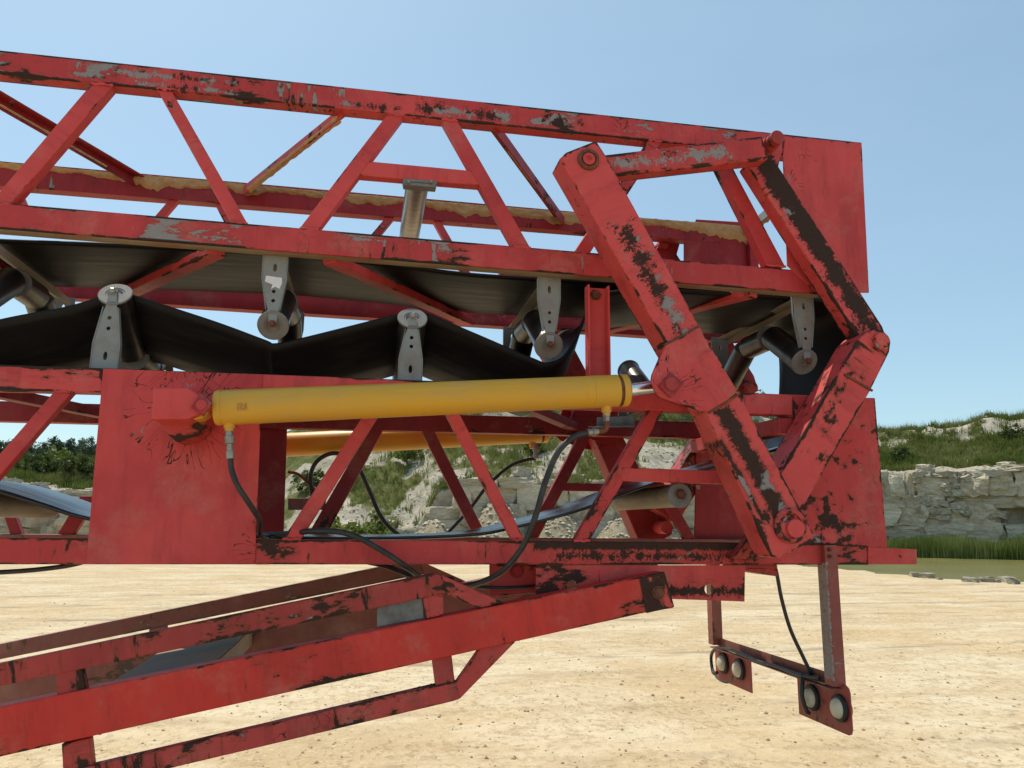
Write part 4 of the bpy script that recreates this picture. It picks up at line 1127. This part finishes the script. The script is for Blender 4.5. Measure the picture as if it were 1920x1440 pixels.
# ------------------------------------------------------------------ folding arms and links
ARM = red_paint('red_paint_arm', 0.32, 0.3, rust=0.35, crack=0.8, edge=1.0, stretch=0.7,
                bands=[(-0.66, -0.08, 0.004, 0.03, 3.4), (-0.5, -0.15, 0.012, 0.026, 3.0), (0.28, 0.86, 0.002, 0.04, 1.3), (0.40, 0.8, -0.083, 0.012, 0.5)])
arm_px = [(1049, 297), (1062, 285), (1118, 263), (1136, 291), (1312, 612), (1385, 737), (1528, 1003), (1526, 1012), (1464, 1047), (1446, 1044), (1322, 770), (1248, 643)]
gus_px = [(1248, 648), (1312, 613), (1385, 737), (1328, 772), (1312, 770), (1240, 745), (1228, 734), (1223, 718), (1226, 700)]
for m in (False, True):
    c = P(1290, 700, 3.18)
    fa = thing('folding_arm', mirY(c) if m else c, 'long worn red folding arm outside the truss, pushed by the yellow cylinder' if not m else 'plain red folding arm on the far side, seen through the lower truss', 'folding arm')
    ab = prism('arm_box', arm_px, 3.18, 0.155, ARM if not m else RED_IN, fa, axis=((1136, 291), (1528, 1003)), mir=m, bevel=0.007)
    prism('gusset', gus_px, 3.164, 0.016, red_paint('red_paint_gusset', 0.42, 0.3, crack=0.6, edge=0.8, stretch=0.7, burst=[(-0.09, -0.03, 0.05, 0.22)]) if not m else RED_IN, fa, mir=m, axis=((1248, 648), (1312, 613)), bevel=0.003)
    prism('gusset', [(u - 3, v + 2) for u, v in gus_px], 3.335, 0.016, RED_IN, fa, mir=m, axis=((1248, 648), (1312, 613)), bevel=0.003)
    s = -1 if not m else 1
    def Q(u, v, Y):
        p = P(u, v, Y)
        return mirY(p) if m else p
    d = Vector((0, s, 0))
    p = Q(1480, 986, 3.18)
    lathe('pivot_collar', p, p + d, [(0, 0.078), (0.012, 0.078), (0.014, 0.075), (0.014, 0.058), (0.002, 0.056), (0.001, 0.04)], [RED_RUST], fa, 32)
    p = Q(1490, 991, 3.18)
    lathe('pivot_pin', p, p + d, [(-0.3, 0), (-0.3, 0.04), (0, 0.042), (0.012, 0.042), (0.016, 0.038), (0.016, 0)], [RED_LOW], fa, 28)
    p = Q(1103, 300, 3.18)
    lathe('pivot_collar', p, p + d, [(0, 0.052), (0.012, 0.05), (0.014, 0.046), (0.014, 0.036), (0.006, 0.034)], [RUSTY], fa, 28)
    lathe('pivot_pin', p, p + d, [(0, 0.03), (0.016, 0.029), (0.018, 0.024), (0.018, 0.012), (0.012, 0.012), (0.012, 0)], [RED], fa, 24)
    if not m:
        prism('pin_cap', [(1258, 697), (1283, 719), (1259, 746), (1235, 724)], 3.15, 0.014, RED_IN, fa)
        lathe('pin_head', P(1259, 720, 3.15), P(1259, 720, 3.15) + Vector((0, -0.01, 0)), [(0, 0.03), (0.006, 0.03), (0.008, 0.024), (0.008, 0.016), (0.005, 0)], RED_RUST, fa, 20)
        for a_, b_ in (((1246, 648), (1313, 612)), ((1386, 737), (1328, 773)), ):
            tube('weld_bead', [P(a_[0], a_[1], 3.174), P((a_[0] + b_[0]) / 2, (a_[1] + b_[1]) / 2 + 1, 3.174), P(b_[0], b_[1], 3.174)], 0.008, RUSTY, fa, 8)
    c2 = P(1290, 300, 3.22)
    lb = prism('link_bar', [(1128, 290), (1430, 254), (1442, 298), (1140, 331)], 3.215, 0.09, red_paint('red_paint_link', 0.62, 0.85, crack=0.3, edge=1.0, stretch=0.4, bands=[(-0.36, 0.2, 0.0, 0.016, 3.2)]) if not m else RED_IN, None, mir=m, bevel=0.012)
    tag(lb, 'scuffed red link bar between the arm top and the lever pin' if not m else 'far red link bar behind the folded truss', 'link bar')

# ------------------------------------------------------------------ hydraulic cylinders
for m in (False, True):
    def Q(u, v, Y):
        p = P(u, v, Y)
        return mirY(p) if m else p
    CY = 3.285
    a, b, e = Q(402, 765, CY), Q(1176, 732, CY), Q(1258, 721, CY)
    hc = thing('hydraulic_cylinder', a, 'yellow hydraulic cylinder in front of the lower truss' if not m else 'far yellow hydraulic cylinder glimpsed behind the lower truss', 'hydraulic cylinder')
    L = (b - a).length; r = 0.0725
    lathe('barrel', a, b, [(0, 0), (0, r - 0.014), (0.004, r - 0.004), (0.012, r), (0.03, r), (0.031, r - 0.0015), (0.034, r), (L - 0.21, r), (L - 0.209, r - 0.001), (L - 0.206, r), (L - 0.17, r + 0.0005), (L - 0.169, r - 0.001), (L - 0.166, r + 0.001), (L - 0.05, r + 0.001)], YELLOW, hc, 56, 30)
    lathe('gland_ring', a, b, [(L - 0.052, r - 0.006), (L - 0.052, r - 0.0035), (L - 0.034, r - 0.0035), (L - 0.034, r - 0.006)], RUSTY, hc, 56)
    lathe('gland', a, b, [(L - 0.06, r - 0.006), (L - 0.034, r - 0.006), (L - 0.034, r + 0.002), (L - 0.006, r + 0.002), (L, r - 0.004), (L, 0.03), (L, 0)], YELLOW, hc, 56, 30)
    lathe('rod', b, e, [(-0.02, 0), (-0.02, 0.03), ((e - b).length - 0.03, 0.03), ((e - b).length - 0.03, 0)], CHROME, hc, 40)
    cyl('rod_eye', e - Vector((0, 0.055, 0)), e + Vector((0, 0.055, 0)), 0.045, RED_RUST, hc)
    eye = a + (a - b).normalized() * 0.06
    cyl('base_eye', eye - Vector((0, 0.045, 0)), eye + Vector((0, 0.045, 0)), 0.05, YELLOW, hc)
    if not m:
        st = prism('stamped_marking', [(444, 756), (462, 755), (462, 768), (444, 769)], CY - r - 0.0012, 0.001, None, hc, bevel=0)
        T = NT('stamped_ink'); v = T.coords()
        wv = T.math('MULTIPLY', T.step(T.noise(T.vmul(v, (1, 1, 0.45)), 620, 1), 0.5, 0.52), T.step(T.math('SINE', T.math('MULTIPLY', T.n('ShaderNodeSeparateXYZ').outputs[2], 1.0)), -2, -1))
        T.set(T.mix(wv, (0.66, 0.31, 0.013), (0.3, 0.13, 0.01)), 0.4); st.data.materials.append(T.m)
    # ports underneath
    for u, v in ((430, 797), (1137, 768)):
        p = Q(u, v, CY); dn = Vector((0, 0, -1))
        lathe('port_boss', p + Vector((0, 0, 0.02)), p + Vector((0, 0, -0.025)), [(0, 0.024), (0.03, 0.022), (0.036, 0.017), (0.045, 0.017), (0.045, 0)], YELLOW, hc, 20)

# fittings and hoses
def hose(label, pts, r=0.0125, fit0=None, fit1=None, name='hydraulic_hose', mat=None):
    h = tube(name, pts, r, mat or HOSE, None, 12, 8)
    tag(h, label, 'cable' if 'wir' in name or 'cable' in name else ('pipe' if 'pipe' in name else 'hose'))
    for f in (fit0, fit1):
        if f:
            a, b = f; L = (b - a).length
            fo = lathe('fitting', a, b, [(0, 0), (0, 0.014), (L * 0.25, 0.016), (L * 0.27, 0.019), (L * 0.5, 0.019), (L * 0.52, 0.0145), (L * 0.75, 0.0145), (L * 0.76, 0.0175), (L, 0.0165), (L, 0)], FIT, h, 12, 30)
    return h
CY = 3.285
hose('black hose hanging from the cylinder base down the panel edge', [P(432, 858, CY), P(434, 880, CY), P(446, 912, CY), P(468, 945, 3.32), P(486, 975, 3.4), P(489, 1003, 3.56), P(520, 1008, 3.75)], 0.0115, (P(429, 803, CY), P(432, 860, CY)))
hose('black hose leaving the truss and drooping over the bottom chord to the support frame', [P(470, 1004, 3.8), P(535, 1001, 3.6), P(600, 995, 3.44), P(660, 1003, 3.42), P(720, 1035, 3.42), P(760, 1062, 3.44), P(800, 1090, 3.6)], 0.0125)
h3 = hose('thick black hose curving from the cylinder gland down across the bottom chord', [P(1104, 811, CY), P(1075, 820, CY), P(1045, 850, CY), P(1022, 905, CY), P(1005, 965, 3.3), P(980, 1025, 3.36), P(940, 1072, 3.44), P(890, 1096, 3.6), P(850, 1100, 3.8)], 0.0135, (P(1122, 809, CY), P(1102, 811, CY)))
tube('elbow', [P(1137, 775, CY), P(1138, 795, CY), P(1134, 806, CY), P(1120, 809, CY)], 0.013, RUSTY, h3)
lathe('fitting_nut', P(1137, 773, CY), P(1138, 795, CY), [(0, 0), (0, 0.018), (0.02, 0.018), (0.022, 0.015), (0.04, 0.015), (0.04, 0)], FIT, h3, 6)
YH = 4.80
hose('far black hose looped up behind the lower braces', [P(586, 935, YH), P(582, 895, YH), P(592, 868, YH), P(615, 852, YH), P(640, 852, YH), P(668, 870, YH), P(690, 915, YH), P(715, 970, YH), P(748, 1003, YH), P(790, 1020, YH)], 0.0135)
hose('far thin hose rising to the far cylinder gland', [P(836, 1003, YH), P(880, 955, YH), P(915, 910, YH), P(955, 875, YH), P(985, 863, YH), P(1003, 860, YH)], 0.0115, (P(1004, 832, YH), P(1004, 860, YH)))
hose('short rusty pipe beside the far panel edge', [P(540, 885, YH), P(560, 890, YH), P(582, 910, YH), P(600, 930, YH)], 0.009, name='hydraulic_pipe', mat=RUSTY)
hose('black cable sagging under the bottom chord beside the square panel', [P(-120, 1078, 3.6), P(0, 1073, 3.6), P(70, 1068, 3.6), P(130, 1060, 3.6), P(170, 1050, 3.6)], 0.010, name='black_cable')
hose('thin black hose running into the hanging plate', [P(885, 1099, 3.62), P(930, 1102, 3.62), P(975, 1101, 3.64), P(1015, 1098, 3.66)], 0.008)
hose('black hose slung under the bottom chord above the support frame', [P(690, 1054, 3.6), P(725, 1062, 3.62), P(765, 1077, 3.64), P(800, 1085, 3.66), P(850, 1086, 3.68)], 0.011)

# ------------------------------------------------------------------ the belt
def belt_run(name, pts, parent, sag=None, Y0=3.645, Y1=4.45, n=7):
    """pts = [(u, v, trough)] along the near edge; trough 1 = wings 0.2 m up"""
    path = spline([Vector((P(u, v, Y0).x, P(u, v, Y0).z, tr)) for u, v, tr in pts], n)
    sec = [(0.0, 0), (0.05, -0.03), (0.17, -0.12), (0.28, -0.185), (0.36, -0.2), (0.5, -0.2), (0.64, -0.2), (0.72, -0.185), (0.83, -0.12), (0.95, -0.03), (1.0, 0)]
    bm = bmesh.new(); rows = []
    c = Vector((path[0].x, Y0, path[0].y))
    for p in path:
        rows.append([bm.verts.new(Vector((p.x, Y0 + (Y1 - Y0) * s, p.y + dz * p.z)) - c) for s, dz in sec])
    for A, B in zip(rows, rows[1:]):
        for k in range(len(sec) - 1): bm.faces.new((A[k], B[k], B[k + 1], A[k + 1]))
    o = link(name, to_mesh(bm, name, smooth=True), Matrix.Translation(c), BELT_SHINY if name == 'slack_run' else BELT, parent)
    md = o.modifiers.new('thickness', 'SOLIDIFY'); md.thickness = 0.013; md.offset = 0
    return o
bl = thing('conveyor_belt', P(800, 640, 3.62), 'black rubber conveyor belt zigzagging between the rollers of both truss sections', 'conveyor belt')
belt_run('carrying_run', [(-150, 640, 1), (0, 600, 1), (120, 577, 1), (185, 558, 1), (219, 543, 1), (255, 556, 1), (400, 603, 1), (495, 638, 1), (516, 645, 1), (570, 634, 1), (740, 591, 1), (773, 580, 1), (805, 590, 1), (900, 630, 1), (1000, 673, 1), (1027, 681, 0.9), (1058, 668, 0.8), (1085, 625, 0.7), (1105, 575, 0.5), (1140, 548, 0.3), (1250, 544, 0.15), (1400, 552, 0.1), (1540, 562, 0.05),
         (1590, 575, 0), (1606, 610, 0), (1608, 700, 0), (1598, 775, 0), (1560, 808, 0), (1487, 832, 0.04)], bl)
belt_run('slack_run', [(1487, 832, 0.04), (1443, 847, 0.05), (1345, 874, 0.05), (1230, 906, 0.05), (1110, 949, 0.05), (1040, 970, 0.05), (960, 990, 0.05), (893, 1002, 0.05), (760, 1008, 0.05), (600, 1009, 0.03), (480, 1006, 0.0), (330, 998, 0.0), (165, 973, -0.05), (80, 948, -0.12), (0, 923, -0.14), (-70, 908, -0.14), (-160, 906, -0.1)], bl)
belt_run('return_run', [(-160, 440, 0.1), (0, 450, 0.05), (195, 457, 0.06), (400, 467, 0.03), (515, 473, 0.02), (700, 491, 0.06), (850, 510, 0.05), (943, 518, 0.03), (1030, 523, 0.02), (1157, 530, 0.04), (1300, 536, 0.04), (1500, 546, 0.03), (1570, 556, 0)], bl, Y0=3.75)

# ------------------------------------------------------------------ support frame below
SY, SD = 3.38, 0.10
sf = thing('support_frame', P(600, 1250, SY), 'sloping red support frame with tapered box beams and thinner tie bars below the truss', 'support frame')
for m in (False, True):
    E = -200 if not m else -720
    def ext(p0, p1):
        k = (E - p0[0]) / (p1[0] - p0[0])
        return (E, p0[1] + (p1[1] - p0[1]) * k)
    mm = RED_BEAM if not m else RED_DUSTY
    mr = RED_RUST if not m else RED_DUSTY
    prism('box_beam', [ext((-200, 1366), (1245, 1072)), (1245, 1072), (1264, 1140), (1205, 1150), ext((-200, 1464), (1205, 1150))], SY, SD, mm, sf, axis=((-200, 1366), (1245, 1072)), mir=m, bevel=0.006)
    if not m:
        prism('pin_plate', [(1199, 1084), (1246, 1071), (1265, 1138), (1212, 1150)], SY - 0.006, 0.006, red_paint('red_paint_pinplate', 0.75, 0.05, rust=0.5, edge=1.0), sf)
        bolt('pin_head', P(1234, 1111, SY - 0.006), 0.022, RUSTY, sf, seg=20)
    prism('tie_bar', [ext((-200, 1286), (812, 1075)), (812, 1075), (828, 1078), (838, 1112), (790, 1122), ext((-200, 1328), (790, 1122))], SY + 0.01, 0.055, mr, sf, axis=((-200, 1286), (812, 1075)), mir=m)
    prism('tie_strut', [(828, 1078), (945, 1130), (900, 1141), (836, 1114)], SY + 0.012, 0.05, mr, sf, mir=m)
    prism('post', [(106, 1253), (150, 1243), (162, 1300), (106, 1312)], SY + 0.015, 0.045, mr, sf, mir=m, axis=((106, 1253), (106, 1312)))
    prism('post', [(791, 1119), (831, 1112), (832, 1152), (797, 1162)], SY + 0.015, 0.045, mr, sf, mir=m, axis=((797, 1162), (791, 1119)))
    prism('tie_bar', [(-100, 1500), (830, 1282), (856, 1278), (862, 1311), (846, 1316), (-100, 1540)], SY + 0.02, 0.055, mr, sf, axis=((-100, 1500), (830, 1282)), mir=m)
    prism('tie_strut', [(902, 1213), (967, 1203), (862, 1311), (854, 1282)], SY + 0.022, 0.05, mr, sf, mir=m, axis=((854, 1282), (902, 1213)))
    prism('post', [(810, 1235), (847, 1228), (853, 1280), (817, 1288)], SY + 0.025, 0.045, mr, sf, mir=m, axis=((817, 1288), (810, 1235)))
    prism('post', [(115, 1395), (168, 1384), (174, 1440), (118, 1450)], SY + 0.025, 0.045, mr, sf, mir=m, axis=((115, 1395), (118, 1450)))
prism('guard_plate', [(707, 1140), (714, 1134), (795, 1118), (795, 1160), (707, 1176)], SY + 0.03, 0.012, GREYPLATE, sf)
# cross plate between the two box beams, dusty and half lit
pa, pb = P(235, 1262, SY + SD), P(430, 1236, SY + SD)
Yo = 2 * YC - SY - SD
def cross_plate():
    z0 = P(215, 1282, SY + SD).z; z1 = P(395, 1247, SY + SD).z
    x0, x1 = P(200, 1282, SY + SD).x, P(398, 1247, SY + SD).x
    bm = bmesh.new()
    V = [bm.verts.new(p) for p in ((x0, SY + SD, z0), (x1, SY + SD, z1), (x1, Yo, z1), (x0, Yo, z0), (x0, SY + SD, z0 - 0.1), (x1, SY + SD, z1 - 0.1), (x1, Yo, z1 - 0.1), (x0, Yo, z0 - 0.1))]
    for f in ((0, 1, 2, 3), (4, 7, 6, 5), (0, 4, 5, 1), (1, 5, 6, 2), (2, 6, 7, 3), (3, 7, 4, 0)): bm.faces.new([V[i] for i in f])
    c = V[0].co.copy()
    for v in bm.verts: v.co -= c
    bmesh.ops.bevel(bm, geom=bm.edges[:], offset=0.006, segments=2, affect='EDGES')
    link('cross_plate', to_mesh(bm, 'cross_plate'), Matrix.Translation(c), simple('dusty_grey_plate', (0.26, 0.245, 0.215), 0.95, 0, 0.4, (0.4, 0.26, 0.16), 4, 0.4, spec=0.08), sf)
cross_plate()

# ------------------------------------------------------------------ light bracket at the rear
pt = P(1552, 1022, YN - 0.02); pbm = P(1573, 1286, YN - 0.02)
X = (pt.x + pbm.x) / 2
lbk = thing('light_bracket', (X, YN, pbm.z), 'rusty red bracket with round lamps hanging at the right end of the truss', 'light bracket')
YL = YF + 0.14
LP = [(X, YN - 0.02), (X, YL - 0.02)]
zt, zb = pt.z, pbm.z
for k, (x, y) in enumerate(LP):
    pr = angle_profile(0.07, 0.065, 0.008, -1, 1)
    po = beam('post', Vector((x, y + 0.02, zb)), Vector((x, y + 0.02, zt if k == 0 else zt - 0.1)), 0.07, 0.07, red_paint('red_paint_post_dusty_sheen', 0.4, 1.6, rust=0.3, bands=[(-0.3, 0.24, -0.0325, 0.007, 0.7)], base=(0.3, 0.035, 0.03), base2=(0.22, 0.03, 0.028), dust=0.25) if k == 0 else RED_DUSTY, lbk, up=(1, 0, 0), profile=pr)  # grey band paints the sky sheen onto the left face
    if k == 0:
        for v in (1030, 1043): bolt('bolt', Vector((x - 0.01, y - 0.016, P(1548, v, YN).z)), 0.008, RUSTY, po)
cbz = zb + 0.012
cb_ = beam('crossbar', Vector((X - 0.01, YN - 0.02, cbz)), Vector((X - 0.01, YL, cbz)), 0.06, 0.06, RED_DUSTY, lbk, profile=angle_profile(0.06, 0.06, 0.006))
dust = []
bm = bmesh.new(); rows = []
for i in range(61):
    t = i / 60; y = YN + 0.05 + (YL - YN - 0.1) * t
    k = 0.5 + 0.9 * noise.noise(Vector((t * 7, 1.5, 0)))
    rows.append([bm.verts.new((X - 0.012 + 0.024 * s / 3 - 0.012, y, cbz - 0.0235 + 0.008 * max(0, k) * math.sin(math.pi * (0.15 + s / 3 * 0.7)))) for s in range(4)])
for A, B in zip(rows, rows[1:]):
    for j in range(3): bm.faces.new((A[j], A[j + 1], B[j + 1], B[j]))
o = link('dust', to_mesh(bm, 'dust', smooth=True), Matrix.Identity(4), SAND, lbk); o['kind'] = 'stuff'

def prismx(name, pts, x, depth, mat, parent):
    bm = bmesh.new(); c = sum((Vector(p) for p in pts), Vector((0, 0))) / len(pts)
    f = bm.faces.new([bm.verts.new((0, y - c.x, z - c.y)) for y, z in pts])
    ext = bmesh.ops.extrude_face_region(bm, geom=[f])
    bmesh.ops.translate(bm, vec=(depth, 0, 0), verts=[g for g in ext['geom'] if isinstance(g, bmesh.types.BMVert)])
    return link(name, to_mesh(bm, name), Matrix.Translation((x, c.x, c.y)), mat, parent)
zl = P(1606, 1382, 3.41).z
ztop = zb - 0.02
LPM = red_paint('red_paint_lamp_plate', 0.4, 0.1, rust=0.5, edge=0.8, base=(0.32, 0.04, 0.032), base2=(0.22, 0.032, 0.026), dust=0.2)
def rnd_corner(y, z, sy, sz, r=0.03):
    return [(y + sy * r * (1 - math.cos(k * math.pi / 8)), z + sz * r * (1 - math.sin(k * math.pi / 8))) for k in range(5)]
near = [(3.86, ztop), (3.86, zl + 0.0)] + [(3.41 + 0.03, zl), (3.41 + 0.01, zl + 0.008), (3.41, zl + 0.03)] + [(3.41, ztop - 0.0), (3.42, ztop + 0.02), (3.44, ztop + 0.03), (3.50, ztop + 0.03), (3.50, ztop)]
farp = [(4.83, ztop), (4.83, zl), (4.36, zl), (4.36, ztop)]
for k, (pl, ys) in enumerate(((near, (3.485, 3.715)), (farp, (4.49, 4.70)))):
    lp = prismx('lamp_plate', pl, X + 0.012, 0.006, LPM, lbk)
    for y in ys:
        zc = (ztop + zl) / 2 + 0.015
        p = Vector((X + 0.012, y, zc))
        lathe('lamp_gasket', p, p + Vector((-1, 0, 0)), [(0, 0.062), (0.016, 0.062), (0.02, 0.056), (0.02, 0.046), (0.012, 0.045)], BLACK, lp, 28)
        lathe('lamp_back', p, p + Vector((-1, 0, 0)), [(0.01, 0.047), (0.022, 0.046), (0.034, 0.04), (0.043, 0.026), (0.046, 0.01), (0.046, 0)], LENS, lp, 28, 60)
        lathe('lamp_lens', p + Vector((0.006, 0, 0)), p + Vector((1, 0, 0)), [(0, 0.055), (0.02, 0.052), (0.026, 0.04), (0.028, 0)], simple('red_lamp_lens', (0.4, 0.02, 0.02), 0.2, 0, 0.1), lp, 28, 60)
wire = hose('black wiring taped along the lamp bracket crossbar', [Vector((X - 0.02, 3.6, cbz + 0.0)), Vector((X - 0.035, 3.75, cbz - 0.012)), Vector((X - 0.03, 4.0, cbz - 0.012)), Vector((X - 0.035, 4.2, cbz - 0.015)), Vector((X - 0.03, 4.52, cbz - 0.005)), Vector((X - 0.03, 4.72, cbz - 0.03)), Vector((X - 0.02, 4.82, cbz - 0.09)), Vector((X - 0.03, 4.78, cbz - 0.18)), Vector((X - 0.03, 4.72, cbz - 0.17))], 0.010, name='lamp_wiring')
hose('thin black wire looping between the far lamps', [Vector((X - 0.03, 4.78, cbz - 0.16)), Vector((X - 0.035, 4.72, cbz - 0.2)), Vector((X - 0.03, 4.62, cbz - 0.21)), Vector((X - 0.03, 4.54, cbz - 0.19)), Vector((X - 0.04, 4.49, cbz - 0.15))], 0.006, name='lamp_wire')
hose('black tape and wire hanging over the lamp nearest the crossbar middle', [Vector((X - 0.03, 3.73, cbz - 0.0)), Vector((X - 0.05, 3.71, cbz - 0.06)), Vector((X - 0.055, 3.705, cbz - 0.11)), Vector((X - 0.04, 3.70, cbz - 0.17)), Vector((X - 0.02, 3.715, cbz - 0.185))], 0.011, name='lamp_wire')
hose('black cable hanging from the truss end down to the lamps', [P(1452, 1058, 3.72), P(1457, 1078, 3.72), P(1466, 1125, 3.72), P(1482, 1180, 3.72), P(1505, 1230, 3.715), P(1520, 1262, 3.71), P(1524, 1280, 3.71)], 0.0095, name='lamp_cable')
